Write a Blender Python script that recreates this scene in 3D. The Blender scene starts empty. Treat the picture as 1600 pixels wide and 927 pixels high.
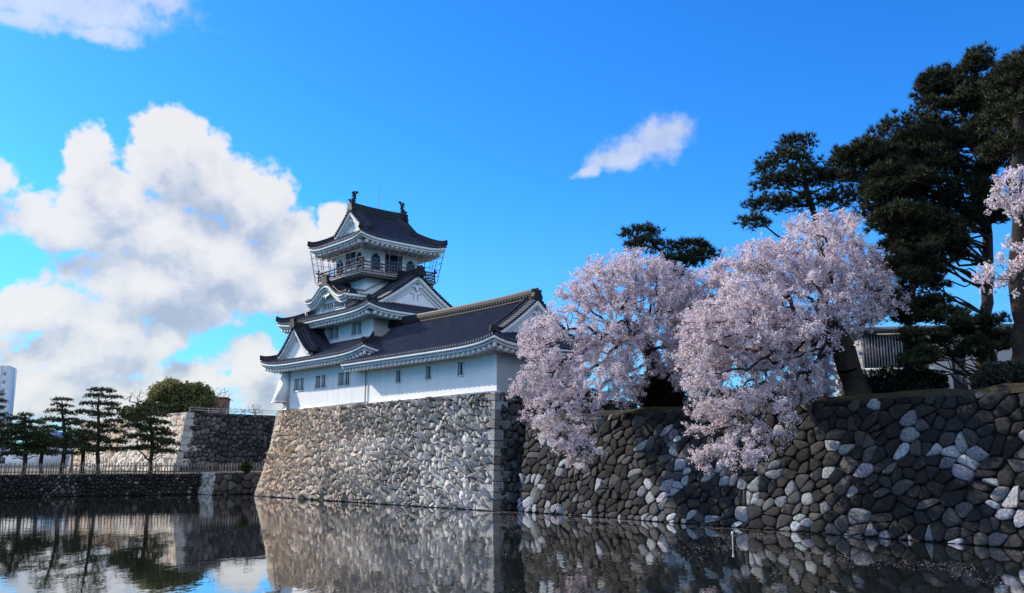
import bpy, math, random
import numpy as np
from mathutils import Vector

random.seed(7)
RNG = np.random.default_rng(11)
S = bpy.context.scene
COL = S.collection
rad = math.radians

# ------------------------------------------------------------------ camera
EYE = np.array([0.0, 0.0, 3.5])
FOC = 1376.0                    # focal length in pixels of a 1600 x 927 frame
PITCH = math.atan((720.0 - 463.5) / FOC)
cam = bpy.data.cameras.new('camera')
cam.sensor_width = 36.0
cam.lens = 36.0 * FOC / 1600.0
cam.clip_start, cam.clip_end = 0.1, 6000
camo = bpy.data.objects.new('camera', cam)
camo.location = EYE
camo.rotation_euler = (rad(90) + PITCH, 0, 0)
COL.objects.link(camo)
S.camera = camo
FWD = np.array([0, math.cos(PITCH), math.sin(PITCH)])
UPV = np.array([0, -math.sin(PITCH), math.cos(PITCH)])

def at(x, y, Y):
    """a point of the place, seen at photo position x, y and standing Y metres away"""
    r = FWD + np.array([1.0, 0, 0]) * (x - 800) / FOC - UPV * (y - 463.5) / FOC
    return EYE + r * (Y / r[1])

# ------------------------------------------------------------------ sun and sky
SUN_AZ, SUN_EL = 152.0, 29.0     # azimuth counter-clockwise from +X
sdir = np.array([math.cos(rad(SUN_EL)) * math.cos(rad(SUN_AZ)), math.cos(rad(SUN_EL)) * math.sin(rad(SUN_AZ)), math.sin(rad(SUN_EL))])
sun = bpy.data.lights.new('sun', 'SUN')
sun.energy = 5.0
sun.angle = rad(0.5)
sun.color = (1.0, 0.87, 0.70)
suno = bpy.data.objects.new('sun', sun)
suno.rotation_euler = Vector(-sdir).to_track_quat('-Z', 'Y').to_euler()
suno.location = (0, 0, 80)
COL.objects.link(suno)

world = bpy.data.worlds.new('World')
S.world = world
world.use_nodes = True
wt = world.node_tree
for n in list(wt.nodes):
    wt.nodes.remove(n)

class NT:
    """small helper that writes node trees"""
    def __init__(s, tree): s.t = tree
    def new(s, kind, **kw):
        n = s.t.nodes.new(kind)
        for k, v in kw.items(): setattr(n, k, v)
        return n
    def put(s, sock, v):
        if isinstance(v, bpy.types.NodeSocket): s.t.links.new(v, sock)
        else: sock.default_value = v
    def math(s, op, a, b=0.0, c=0.0, clamp=False):
        n = s.new('ShaderNodeMath', operation=op, use_clamp=clamp)
        s.put(n.inputs[0], a); s.put(n.inputs[1], b); s.put(n.inputs[2], c)
        return n.outputs[0]
    def vec(s, op, a, b=(0, 0, 0), c=(0, 0, 0), out=0):
        n = s.new('ShaderNodeVectorMath', operation=op)
        s.put(n.inputs[0], a); s.put(n.inputs[1], b)
        if op == 'MULTIPLY_ADD': s.put(n.inputs[2], c)
        return n.outputs['Value'] if out == 'v' else n.outputs[0]
    def noise(s, vec, scale, detail=4.0, rough=0.5, dist=0.0, out='Fac'):
        n = s.new('ShaderNodeTexNoise')
        if vec is not None: s.put(n.inputs['Vector'], vec)
        n.inputs['Scale'].default_value = scale
        n.inputs['Detail'].default_value = detail
        n.inputs['Roughness'].default_value = rough
        n.inputs['Distortion'].default_value = dist
        return n.outputs[out]
    def ramp(s, fac, stops):
        n = s.new('ShaderNodeValToRGB')
        e = n.color_ramp.elements
        while len(e) < len(stops): e.new(0.5)
        for k, (p, c) in enumerate(stops):
            e[k].position = p
            e[k].color = (c, c, c, 1) if isinstance(c, (int, float)) else (*c, 1)
        s.put(n.inputs[0], fac)
        return n.outputs[0]
    def mix(s, fac, a, b, blend='MIX'):
        n = s.new('ShaderNodeMix', data_type='RGBA', blend_type=blend)
        s.put(n.inputs[0], fac)
        for q, v in ((6, a), (7, b)):
            s.put(n.inputs[q], (*v, 1) if isinstance(v, tuple) and len(v) == 3 else v)
        return n.outputs[2]
    def mapr(s, v, a, b, c=0.0, d=1.0, smooth=True):
        n = s.new('ShaderNodeMapRange', interpolation_type='SMOOTHSTEP' if smooth else 'LINEAR')
        for k, x in enumerate((v, a, b, c, d)): s.put(n.inputs[k], x)
        return n.outputs[0]

W = NT(wt)
sky = W.new('ShaderNodeTexSky')
sky.sky_type = 'NISHITA'
sky.sun_disc = False
sky.sun_elevation = rad(SUN_EL)
sky.sun_rotation = math.atan2(sdir[0], sdir[1])
sky.altitude = 0
sky.air_density = 1.0
sky.dust_density = 0.3
sky.ozone_density = 2.0
hsv = W.new('ShaderNodeHueSaturation')
hsv.inputs['Saturation'].default_value = 1.32
hsv.inputs['Value'].default_value = 1.5
wt.links.new(sky.outputs[0], hsv.inputs['Color'])
skyc = W.vec('MULTIPLY', hsv.outputs[0], (0.25, 0.66, 1.03))
hz = W.new('ShaderNodeSeparateXYZ')
wt.links.new(W.vec('NORMALIZE', W.new('ShaderNodeTexCoord').outputs['Generated']), hz.inputs[0])
skyc = W.mix(W.mapr(hz.outputs[2], 0.30, 0.0, 0.0, 0.55), skyc, (1.15, 2.75, 5.0))   # paler haze towards the horizon
bg_sky = W.new('ShaderNodeBackground')
bg_sky.inputs[1].default_value = 0.12
wt.links.new(skyc, bg_sky.inputs[0])

# clouds: cumulus masses standing at bearings and heights in the sky, broken up by noise
def bearing(x, y):
    r = FWD + np.array([1.0, 0, 0]) * (x - 800) / FOC - UPV * (y - 463.5) / FOC
    r /= np.linalg.norm(r)
    return math.atan2(r[0], r[1]), math.asin(r[2])
CLOUDS = [  # place, half size (photo scale), thickness
    (285, 235, 85, 62, 1), (335, 285, 105, 60, 1), (135, 258, 50, 58, 1), (165, 305, 75, 38, 1), (220, 348, 220, 58, 1), (395, 315, 62, 78, 1),
    (110, 352, 105, 45, 1), (455, 385, 72, 68, 1), (330, 400, 175, 70, 1), (265, 440, 160, 90, 1), (420, 450, 130, 55, 1),
    (190, 530, 85, 70, .72), (50, 490, 95, 50, .85), (95, 565, 120, 55, .8), (30, 620, 190, 60, .7), (268, 518, 45, 30, 1),
    (390, 575, 50, 52, .9), (450, 610, 95, 60, .7), (300, 590, 60, 30, .7), (520, 345, 28, 42, 1), (505, 400, 40, 60, 1), (230, 620, 190, 55, .6),
    (-25, 262, 45, 30, .8), (-500, 500, 300, 150, 1), (-700, 200, 250, 90, 1), (2100, 560, 350, 90, 1)]
WISPS = [(1036, 215, 60, 42, 1), (985, 232, 50, 34, 1), (950, 248, 52, 26, 1), (925, 264, 36, 13, .9), (40, -14, 250, 44, 1), (250, 2, 62, 22, .9), (150, 52, 75, 16, .75), (0, 20, 110, 20, .8)]
FILL_CLOUDS = [(170, 28, 800, 380), (-130, 40, 650, 380), (115, 58, 700, 300), (-90, 24, 420, 200), (100, 22, 420, 180), (-165, 62, 600, 260), (140, 15, 500, 160)]   # unseen clouds added as fill light: bearing, height in degrees, half size
def cloud_group(blobs, k=1.0, name='cloud_density'):
    g = bpy.data.node_groups.new(name, 'ShaderNodeTree')
    g.interface.new_socket('Vector', in_out='INPUT', socket_type='NodeSocketVector')
    g.interface.new_socket('Density', in_out='OUTPUT', socket_type='NodeSocketFloat')
    N = NT(g)
    gi, go = N.new('NodeGroupInput'), N.new('NodeGroupOutput')
    q = gi.outputs[0]
    warp = N.vec('MULTIPLY_ADD', N.noise(q, 14.0, 4.0, 0.6, out='Color'), (0.06, 0.06, 0), (-0.03, -0.03, 0))
    qw = N.vec('ADD', q, warp)
    best = None
    for (x, y, rx, ry, pk, deg) in blobs:
        az, el = (rad(x), rad(y)) if deg else bearing(x, y)
        sx, sy = FOC / rx, FOC / ry
        ln = N.vec('LENGTH', N.vec('MULTIPLY_ADD', qw, (sx, sy, 0), (-az * sx, -el * sy, 0)), out='v')
        if pk != 1: ln = N.math('MULTIPLY_ADD', ln, pk, 1 - pk)
        if best is None: best = ln
        else:
            m = N.new('ShaderNodeMath', operation='SMOOTH_MIN')
            N.put(m.inputs[0], best); N.put(m.inputs[1], ln); m.inputs[2].default_value = 0.12
            best = m.outputs[0]
    d = N.math('SUBTRACT', 1.0, N.math('MINIMUM', best, 2.2))
    def billow(scale):
        v = N.new('ShaderNodeTexVoronoi', feature='SMOOTH_F1')
        N.put(v.inputs['Vector'], N.vec('ADD', q, N.vec('MULTIPLY_ADD', N.noise(q, scale * 1.3, 3.0, 0.6, out='Color'), (0.5 / scale, 0.5 / scale, 0), (-0.25 / scale, -0.25 / scale, 0))))
        v.inputs['Scale'].default_value = scale; v.inputs['Smoothness'].default_value = 0.25
        return N.math('SUBTRACT', 0.45, v.outputs['Distance'])
    d = N.math('ADD', d, N.math('MULTIPLY', N.math('SUBTRACT', N.noise(q, 11.0, 9.0, 0.62), 0.5), 1.1 * k))
    d = N.math('ADD', d, N.math('MULTIPLY', billow(20.0), 0.42 * k))
    d = N.math('ADD', d, N.math('MULTIPLY', billow(47.0), 0.24 * k))
    d = N.math('ADD', d, N.math('MULTIPLY', N.math('SUBTRACT', N.noise(q, 70.0, 5.0, 0.65), 0.5), 0.55))
    d = N.math('ADD', d, 0.06)
    g.links.new(d, go.inputs[0])
    return g
cg = cloud_group([(*c, 0) for c in CLOUDS] + [(*c, 1, 1) for c in FILL_CLOUDS])
wg = cloud_group([(*c, 0) for c in WISPS], 0.55, 'wisp_density')
tc = W.new('ShaderNodeTexCoord')
sep = W.new('ShaderNodeSeparateXYZ')
wt.links.new(W.vec('NORMALIZE', tc.outputs['Generated']), sep.inputs[0])
az = W.math('ARCTAN2', sep.outputs[0], sep.outputs[1])
el = W.math('ARCSINE', sep.outputs[2])
cmb = W.new('ShaderNodeCombineXYZ')
wt.links.new(az, cmb.inputs[0]); wt.links.new(el, cmb.inputs[1])
def dens(off, g=None):
    n = W.new('ShaderNodeGroup'); n.node_tree = g or cg
    wt.links.new(W.vec('ADD', cmb.outputs[0], off), n.inputs[0])
    return n.outputs[0]
d0 = dens((0, 0, 0))
d1 = dens((-0.014, 0.034, 0))
alpha = W.mapr(d0, 0.02, 0.32)
alpha = W.math('MULTIPLY', alpha, W.mapr(el, -0.02, 0.03))
shade = W.math('ADD', W.math('MULTIPLY', W.math('SUBTRACT', d0, d1), 0.55), 0.64)
shade = W.math('SUBTRACT', shade, W.mapr(d1, 0.1, 1.6, 0.0, 0.42))
thin = W.math('MULTIPLY', W.mapr(dens((0, 0, 0), wg), -0.05, 0.62), 0.72)
alpha = W.math('MAXIMUM', alpha, thin)
ccol = W.ramp(shade, [(0.05, (0.52, 0.60, 0.73)), (0.34, (0.68, 0.74, 0.83)), (0.58, (0.90, 0.91, 0.93)), (0.9, (1.06, 1.04, 1.0))])
bg_c = W.new('ShaderNodeBackground')
wt.links.new(ccol, bg_c.inputs[0])
wt.links.new(W.mapr(sep.outputs[1], 0.1, -0.7, 0.60, 2.4), bg_c.inputs[1])   # clouds behind the view brightened as added fill for the shaded sides
mixs = W.new('ShaderNodeMixShader')
wt.links.new(W.math('MULTIPLY', alpha, 0.93), mixs.inputs[0])
wt.links.new(bg_sky.outputs[0], mixs.inputs[1]); wt.links.new(bg_c.outputs[0], mixs.inputs[2])
world.cycles.sampling_method = 'MANUAL'
world.cycles.sample_map_resolution = 256
wo = W.new('ShaderNodeOutputWorld')
wt.links.new(mixs.outputs[0], wo.inputs[0])

S.view_settings.view_transform = 'Standard'
S.view_settings.look = 'None'
S.view_settings.exposure = 0.5
S.view_settings.gamma = 1.0
S.cycles.use_denoising = True
S.cycles.max_bounces = 6
S.cycles.transparent_max_bounces = 6
S.cycles.caustics_reflective = False
S.cycles.caustics_refractive = False

# ------------------------------------------------------------------ mesh helpers
class MB:
    """collects vertices, faces and a colour per vertex; build() links ONE mesh object"""
    def __init__(s):
        s.v, s.c, s.f, s.n = [], [], [], 0
    def add(s, verts, faces, col=(0.5, 0.5, 0.5)):
        verts = np.asarray(verts, float).reshape(-1, 3)
        col = np.asarray(col, float)
        s.v.append(verts)
        s.c.append(np.broadcast_to(col, verts.shape) if col.ndim == 1 else col)
        if isinstance(faces, np.ndarray): s.f.append(faces + s.n)
        else:
            by = {}
            for q in faces: by.setdefault(len(q), []).append(q)
            for q in by.values(): s.f.append(np.array(q, int) + s.n)
        s.n += len(verts)
    def quad(s, a, b, c, d, col=(0.5, 0.5, 0.5)): s.add([a, b, c, d], np.array([[0, 1, 2, 3]]), col)
    def hexa(s, p, col=(0.5, 0.5, 0.5)):
        """8 points: bottom ring 0-3, top ring 4-7"""
        s.add(p, np.array([[3, 2, 1, 0], [4, 5, 6, 7], [0, 1, 5, 4], [1, 2, 6, 5], [2, 3, 7, 6], [3, 0, 4, 7]]), col)
    def grid(s, P, col=(0.5, 0.5, 0.5), wrap=False):
        P = np.asarray(P, float)
        m, n = P.shape[:2]
        i = np.arange(m - 1)[:, None] * n
        j = np.arange(n if wrap else n - 1)[None, :]
        j2 = (j + 1) % n
        f = np.stack([i + j, i + j2, i + n + j2, i + n + j], -1).reshape(-1, 4)
        s.add(P.reshape(-1, 3), f, col if np.asarray(col).ndim == 1 else np.asarray(col).reshape(-1, 3))
    def tube(s, pts, r, sides=6, col=(0.5, 0.5, 0.5), cap=True):
        pts = np.asarray(pts, float); n = len(pts)
        r = np.broadcast_to(np.asarray(r, float), (n,))
        t = np.gradient(pts, axis=0); t /= np.linalg.norm(t, axis=1)[:, None] + 1e-9
        ref = np.array([0, 0, 1.0]) if abs(t[:, 2]).mean() < 0.8 else np.array([1.0, 0, 0])
        a = np.cross(t, ref); a /= np.linalg.norm(a, axis=1)[:, None] + 1e-9
        b = np.cross(t, a)
        th = np.arange(sides) * 2 * math.pi / sides
        P = pts[:, None] + r[:, None, None] * (np.cos(th)[None, :, None] * a[:, None] + np.sin(th)[None, :, None] * b[:, None])
        s.grid(P, col, wrap=True)
        if cap:
            s.add(P[0], np.array([list(range(sides))]), col); s.add(P[-1], np.array([list(range(sides))]), col)
    def build(s, name, mat, parent=None, smooth=None, label=None):
        me = bpy.data.meshes.new(name)
        V = np.concatenate(s.v)
        me.vertices.add(len(V)); me.vertices.foreach_set('co', V.ravel())
        tot = np.concatenate([np.full(len(f), f.shape[1]) for f in s.f])
        idx = np.concatenate([f.ravel() for f in s.f])
        me.loops.add(len(idx)); me.loops.foreach_set('vertex_index', idx.astype(np.int32))
        me.polygons.add(len(tot))
        me.polygons.foreach_set('loop_start', np.concatenate([[0], np.cumsum(tot)[:-1]]).astype(np.int32))
        me.polygons.foreach_set('loop_total', tot.astype(np.int32))
        if smooth is not None: me.polygons.foreach_set('use_smooth', np.ones(len(tot), bool))
        a = me.attributes.new('Col', 'FLOAT_COLOR', 'POINT')
        C = np.concatenate(s.c)
        a.data.foreach_set('color', np.concatenate([C, np.ones((len(C), 1))], 1).ravel())
        me.update(calc_edges=True)
        if smooth is not None and smooth < 180: me.set_sharp_from_angle(angle=rad(smooth))
        me.materials.append(mat)
        o = bpy.data.objects.new(name, me)
        COL.objects.link(o)
        if parent is not None: o.parent = parent
        if label: o['label'] = label
        return o

def empty(name, loc, rz=0.0):
    o = bpy.data.objects.new(name, None)
    o.empty_display_size = 0.5
    o.location = loc; o.rotation_euler = (0, 0, rz)
    COL.objects.link(o)
    return o
def tag(o, label=None, cat=None, group=None, kind=None):
    if label: o['label'] = label
    if cat: o['category'] = cat
    if group: o['group'] = group
    if kind: o['kind'] = kind
    return o

_H = RNG.random((256, 256))
def vnoise(x, y):
    """smooth value noise 0..1"""
    x = np.asarray(x, float) + 1000; y = np.asarray(y, float) + 1000
    i, j = np.floor(x).astype(int), np.floor(y).astype(int)
    fx, fy = x - i, y - j
    fx, fy = fx * fx * (3 - 2 * fx), fy * fy * (3 - 2 * fy)
    h = lambda a, b: _H[a % 256, b % 256]
    return (h(i, j) * (1 - fx) + h(i + 1, j) * fx) * (1 - fy) + (h(i, j + 1) * (1 - fx) + h(i + 1, j + 1) * fx) * fy

# ------------------------------------------------------------------ materials
def material(name, rough=0.7, spec=0.3):
    m = bpy.data.materials.new(name)
    m.use_nodes = True
    N = NT(m.node_tree)
    b = m.node_tree.nodes['Principled BSDF']
    b.inputs['Roughness'].default_value = rough
    b.inputs['Specular IOR Level'].default_value = spec
    return m, N, b
def bump(N, b, h, strength, dist):
    n = N.new('ShaderNodeBump')
    n.inputs['Strength'].default_value = strength; n.inputs['Distance'].default_value = dist
    N.put(n.inputs['Height'], h)
    N.t.links.new(n.outputs[0], b.inputs['Normal'])
def attr(N):
    a = N.new('ShaderNodeAttribute'); a.attribute_name = 'Col'
    return a.outputs['Color']
def pos(N):
    return N.new('ShaderNodeNewGeometry').outputs['Position']
def mat_attr(name, rough=0.7, spec=0.3, scale=3.0, amp=(0.6, 1.3), bumps=None, scale2=None):
    m, N, b = material(name, rough, spec)
    p = pos(N)
    f = N.noise(p, scale, 6.0, 0.62)
    k = N.mapr(f, 0.3, 0.7, amp[0], amp[1], smooth=False)
    if scale2:
        k = N.math('MULTIPLY', k, N.mapr(N.noise(p, scale2, 3.0), 0.3, 0.7, 0.75, 1.2, smooth=False))
    c = N.vec('MULTIPLY', attr(N), (1, 1, 1))
    n = N.new('ShaderNodeVectorMath', operation='SCALE')
    N.put(n.inputs[0], c); N.put(n.inputs['Scale'], k)
    N.t.links.new(n.outputs[0], b.inputs['Base Color'])
    if bumps: bump(N, b, N.noise(p, bumps[0], 6.0, 0.65), bumps[1], bumps[2])
    return m
M = {}
M['stone'] = mat_attr('stone', 0.85, 0.25, 9.0, (0.40, 1.55), (11.0, 1.0, 0.06), 0.7)
M['tile'] = mat_attr('roof_tile', 0.55, 0.15, 1.3, (0.7, 1.35), (14.0, 0.3, 0.02))
M['wood'] = mat_attr('weathered_wood', 0.8, 0.2, 6.0, (0.7, 1.25), (20.0, 0.3, 0.01))
M['metal'] = mat_attr('dull_metal', 0.5, 0.4, 2.0, (0.85, 1.1))
M['bark'] = mat_attr('bark', 0.9, 0.15, 7.0, (0.55, 1.4), (11.0, 1.0, 0.08))
M['paint'] = mat_attr('painted_wall', 0.7, 0.3, 0.5, (0.9, 1.06))
M['glass'] = mat_attr('dark_glass', 0.08, 0.5, 0.4, (0.8, 1.2))

def mat_plaster():
    m, N, b = material('white_plaster', 0.75, 0.2)
    p = pos(N)
    st = N.noise(N.vec('MULTIPLY', p, (1.6, 1.6, 0.16)), 1.0, 5.0, 0.6)
    f = N.math('ADD', N.math('MULTIPLY', st, 0.6), N.math('MULTIPLY', N.noise(p, 0.35, 4.0), 0.4))
    c = N.ramp(f, [(0.28, (0.62, 0.62, 0.61)), (0.42, (0.77, 0.77, 0.76)), (0.55, (0.82, 0.82, 0.80)), (0.75, (0.85, 0.84, 0.82))])
    n = N.new('ShaderNodeVectorMath', operation='MULTIPLY')
    N.put(n.inputs[0], c); N.put(n.inputs[1], attr(N))
    N.t.links.new(n.outputs[0], b.inputs['Base Color'])
    bump(N, b, N.noise(p, 5.0, 5.0), 0.15, 0.02)
    return m
M['plaster'] = mat_plaster()
def mat_leaf(name, trans=0.3, rough=0.6, tint=(1, 1, 1)):
    m, N, b = material(name, rough, 0.15)
    c = N.vec('MULTIPLY', attr(N), tint)
    N.t.links.new(c, b.inputs['Base Color'])
    t = N.new('ShaderNodeBsdfTranslucent')
    N.t.links.new(c, t.inputs[0])
    x = N.new('ShaderNodeMixShader'); x.inputs[0].default_value = trans
    out = m.node_tree.nodes['Material Output']
    N.t.links.new(b.outputs[0], x.inputs[1]); N.t.links.new(t.outputs[0], x.inputs[2])
    N.t.links.new(x.outputs[0], out.inputs[0])
    return m
M['needle'] = mat_leaf('pine_needles', 0.12, 0.55)
M['leaf'] = mat_leaf('leaves', 0.25, 0.5)
M['petal'] = mat_leaf('cherry_petals', 0.35, 0.6)
def mat_water():
    m, N, b = material('moat_water', 0.02, 0.5)
    p = pos(N)
    b.inputs['Base Color'].default_value = (0.010, 0.013, 0.010, 1)
    b.inputs['IOR'].default_value = 1.65
    calm = N.noise(p, 0.05, 2.0)
    a1 = N.noise(N.vec('MULTIPLY', p, (1.0, 0.45, 1.0)), 1.5, 3.0, 0.5)
    a2 = N.noise(N.vec('MULTIPLY', p, (1.0, 0.6, 1.0)), 6.0, 2.0, 0.5)
    h = N.math('ADD', N.math('MULTIPLY', a1, 0.7), N.math('MULTIPLY', a2, 0.12))
    h = N.math('MULTIPLY', h, N.mapr(calm, 0.35, 0.65, 0.5, 1.3))
    bump(N, b, h, 0.5, 0.016)
    b.inputs['Coat Weight'].default_value = 0.65; b.inputs['Coat Roughness'].default_value = 0.02
    N.t.links.new(b.inputs['Normal'].links[0].from_socket, b.inputs['Coat Normal'])
    return m
M['water'] = mat_water()
def mat_ground(name, c1, c2, c3, sc=0.6):
    m, N, b = material(name, 0.95, 0.1)
    p = pos(N)
    f = N.math('ADD', N.math('MULTIPLY', N.noise(p, sc, 6.0, 0.6), 0.6), N.math('MULTIPLY', N.noise(p, sc * 9, 4.0, 0.6), 0.4))
    N.t.links.new(N.ramp(f, [(0.35, c1), (0.5, c2), (0.65, c3)]), b.inputs['Base Color'])
    bump(N, b, N.noise(p, 6.0, 6.0), 0.6, 0.06)
    return m
M['ground'] = mat_ground('ground', (0.10, 0.09, 0.06), (0.16, 0.14, 0.10), (0.22, 0.19, 0.14))
M['soil'] = mat_ground('bank_soil', (0.018, 0.017, 0.012), (0.035, 0.032, 0.02), (0.04, 0.05, 0.02))

# ------------------------------------------------------------------ castle coordinates
ANG = rad(42)
CU = np.array([-math.sin(ANG), math.cos(ANG), 0.0])   # along the front face, away from the near corner
CV = np.array([math.cos(ANG), math.sin(ANG), 0.0])    # along the right-hand face, away from the near corner
CO = np.array([-1.352, 63.73, 0.0])                   # near corner of the stone base at the water
def cas(u, v, z):
    u, v, z = np.broadcast_arrays(np.asarray(u, float), np.asarray(v, float), np.asarray(z, float))
    return CO + u[..., None] * CU + v[..., None] * CV + z[..., None] * np.array([0, 0, 1.0])
CZ = 8.55

# ------------------------------------------------------------------ setting: water, ground, banks
def sheet(name, pts, z, mat, kind='structure'):
    mb = MB()
    mb.add([(x, y, z) for x, y in pts], [tuple(range(len(pts)))])
    o = mb.build(name, mat)
    o['kind'] = kind
    return o
sheet('water', [(-260, -60), (260, -60), (260, 130), (-260, 130)], 0.0, M['water'])
BANK_A, BANK_B = np.array([-58.0, 81.3]), np.array([-30.5, 97.2])      # foot of the low wall across the moat
bd = (BANK_B - BANK_A) / np.linalg.norm(BANK_B - BANK_A)
bn = np.array([bd[1], -bd[0]])                                          # towards the water
far_l = BANK_A - bd * 150
GZ = 2.05
cb = cas(36.3, 1.2, 0)[:2]
gA = BANK_B - bn * 0.5
gl = far_l - bn * 0.5
sheet('ground', [tuple(gl), tuple(gA), (-27.0, 99.0), tuple(cb), tuple(cas(2, 10, 0)[:2]), (60, 60), (400, 40), (3500, 40), (3500, 4500), (-3500, 4500), (-3500, 40), (-300, 0)], GZ, M['ground'])

# right bank: moat wall from the castle to beyond the right of the view
RW_A, RW_B = np.array([0.30, 63.6]), np.array([27.2, 28.2])
rd = (RW_B - RW_A) / np.linalg.norm(RW_B - RW_A)
rn = np.array([rd[1], -rd[0]])
RL = float(np.linalg.norm(RW_B - RW_A))
RZ = 6.45
def rin(h): return 0.95 * (1 - (1 - h / RZ) ** 1.3)
def bank(s, back, z=RZ):
    """point on the right bank: s metres along the wall from the castle, back metres behind its top edge"""
    p = RW_A + rd * s - rn * (0.95 + back)
    return np.array([p[0], p[1], z])
mb = MB()
# top of the bank with a rounded, uneven lip
ss = np.linspace(-1.0, RL + 40, 130)
bk = np.array([-0.05, 0.15, 0.4, 0.8, 1.4, 2.5, 5, 10, 20, 60])
P = np.zeros((len(ss), len(bk), 3))
for i, s in enumerate(ss):
    for j, k in enumerate(bk):
        lift = 0.34 * (1 - math.exp(-k * 3)) + 0.22 * (vnoise(s * 0.7, k * 0.9) - 0.4) * min(1, k * 2)
        P[i, j] = bank(s, k, RZ - 0.06 + lift)
mb.grid(P)
mb.build('bank_terrain', M['soil'], smooth=180)['kind'] = 'structure'

# ------------------------------------------------------------------ stone walls
def clip(poly, n, c):
    """keep the side n.p <= c"""
    out = []
    for i in range(len(poly)):
        a, b = poly[i], poly[(i + 1) % len(poly)]
        da, db = n[0] * a[0] + n[1] * a[1] - c, n[0] * b[0] + n[1] * b[1] - c
        if da <= 0: out.append(a)
        if (da < 0 < db) or (db < 0 < da):
            t = da / (da - db)
            out.append((a[0] + (b[0] - a[0]) * t, a[1] + (b[1] - a[1]) * t))
    return out
def cells(w, h, sp, rng, stretch=1.0, turn=0.0, drop=0.15, jit=0.38):
    """irregular stone outlines filling a w x h panel"""
    c, s = math.cos(turn), math.sin(turn)
    A = np.diag([1 / stretch ** 0.5, stretch ** 0.5]) @ np.array([[c, s], [-s, c]])
    Ai = np.linalg.inv(A)
    cor = np.array([(-sp, -sp), (w + sp, -sp), (w + sp, h + sp), (-sp, h + sp)]) @ A.T
    x0, y0 = cor.min(0); x1, y1 = cor.max(0)
    pts = []
    for r, y in enumerate(np.arange(y0, y1, sp * 0.87)):
        for x in np.arange(x0 + (r % 2) * sp / 2, x1, sp): pts.append((x, y))
    q = np.array(pts) + rng.uniform(-jit, jit, (len(pts), 2)) * sp
    p = q @ Ai.T
    k = (p[:, 0] > -1.2 * sp) & (p[:, 0] < w + 1.2 * sp) & (p[:, 1] > -1.2 * sp) & (p[:, 1] < h + 1.2 * sp) & (rng.random(len(p)) > drop)
    q = q[k]
    out = []
    for i in range(len(q)):
        d = ((q - q[i]) ** 2).sum(1)
        nb = np.argsort(d)[1:15]
        R = 2.2 * sp
        poly = [(q[i, 0] - R, q[i, 1] - R), (q[i, 0] + R, q[i, 1] - R), (q[i, 0] + R, q[i, 1] + R), (q[i, 0] - R, q[i, 1] + R)]
        for j in nb:
            n = q[j] - q[i]
            poly = clip(poly, n, float(n @ (q[i] + q[j]) / 2))
        if len(poly) < 3: continue
        poly = [tuple(x) for x in (np.array(poly) @ Ai.T)]
        for n, cc in (((1, 0), w), ((-1, 0), 0), ((0, 1), h), ((0, -1), 0)):
            if len(poly) >= 3: poly = clip(poly, n, cc)
        if len(poly) < 3: continue
        P = np.array(poly)
        a = 0.5 * abs((P[:, 0] * np.roll(P[:, 1], -1) - np.roll(P[:, 0], -1) * P[:, 1]).sum())
        if a > 0.06 * sp * sp: out.append(P)
    return out
def stones(mb, frame, w, h, sp, colour, rng, relief=0.16, gap=0.03, tilt=0.5, skip=None, kr=(0.16, 0.30), **kw):
    for P in cells(w, h, sp, rng, **kw):
        c = P.mean(0)
        if skip is not None and skip(c[0], c[1]): continue
        # rounded outline
        e = np.linalg.norm(np.roll(P, -1, 0) - P, axis=1)
        P = P[e > 0.08 * sp]
        if len(P) < 3: continue
        k = rng.uniform(*kr)
        nx = np.roll(P, -1, 0)
        P = np.stack([P + (nx - P) * k, P + (nx - P) * (1 - k)], 1).reshape(-1, 2)
        c = P.mean(0)
        R = P - c
        rr = np.linalg.norm(R, axis=1)
        size = rr.mean()
        g = 1 - gap / max(size, 0.05)
        dep = relief * rng.uniform(0.55, 1.25) * min(1.5, size / (0.45 * sp))
        ti = rng.normal(0, tilt, 2) * dep / size
        rings = []
        for sc, d in ((g, -0.10), (g * 0.97, dep * 0.25), (g * 0.86, dep * 0.78), (g * 0.52, dep * 1.0)):
            q = c + R * sc + (rng.normal(0, 0.012 * size / 0.3, R.shape) if sc < g * 0.95 else 0)
            dd = d + ((q - c) @ ti if d > 0 else 0) + (rng.normal(0, 0.10 * dep, len(q)) if sc < g * 0.9 else 0)
            rings.append((q, np.broadcast_to(dd, len(q))))
        n = len(P)
        Q = np.concatenate([r[0] for r in rings] + [c[None]])
        D = np.concatenate([r[1] for r in rings] + [[dep * 1.02]])
        pos_, nor = frame(Q[:, 0], Q[:, 1])
        V = pos_ + nor * D[:, None]
        i = np.arange(n); i2 = (i + 1) % n
        f4 = np.concatenate([np.stack([k * n + i, k * n + i2, (k + 1) * n + i2, (k + 1) * n + i], 1) for k in range(3)])
        f3 = np.stack([3 * n + i, 3 * n + i2, np.full(n, 4 * n)], 1)
        col = np.asarray(colour(c[0], c[1], rng))
        b = mb.n
        mb.add(V, f4, col)
        mb.f.append(f3 + b)
def backing(mb, frame, w, h, col=(0.012, 0.012, 0.011), n=14, m=8, d=-0.09):
    s, t = np.meshgrid(np.linspace(0, w, n), np.linspace(0, h, m), indexing='ij')
    p, nr = frame(s.ravel(), t.ravel())
    mb.grid((p + nr * d).reshape(n, m, 3), col)
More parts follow.
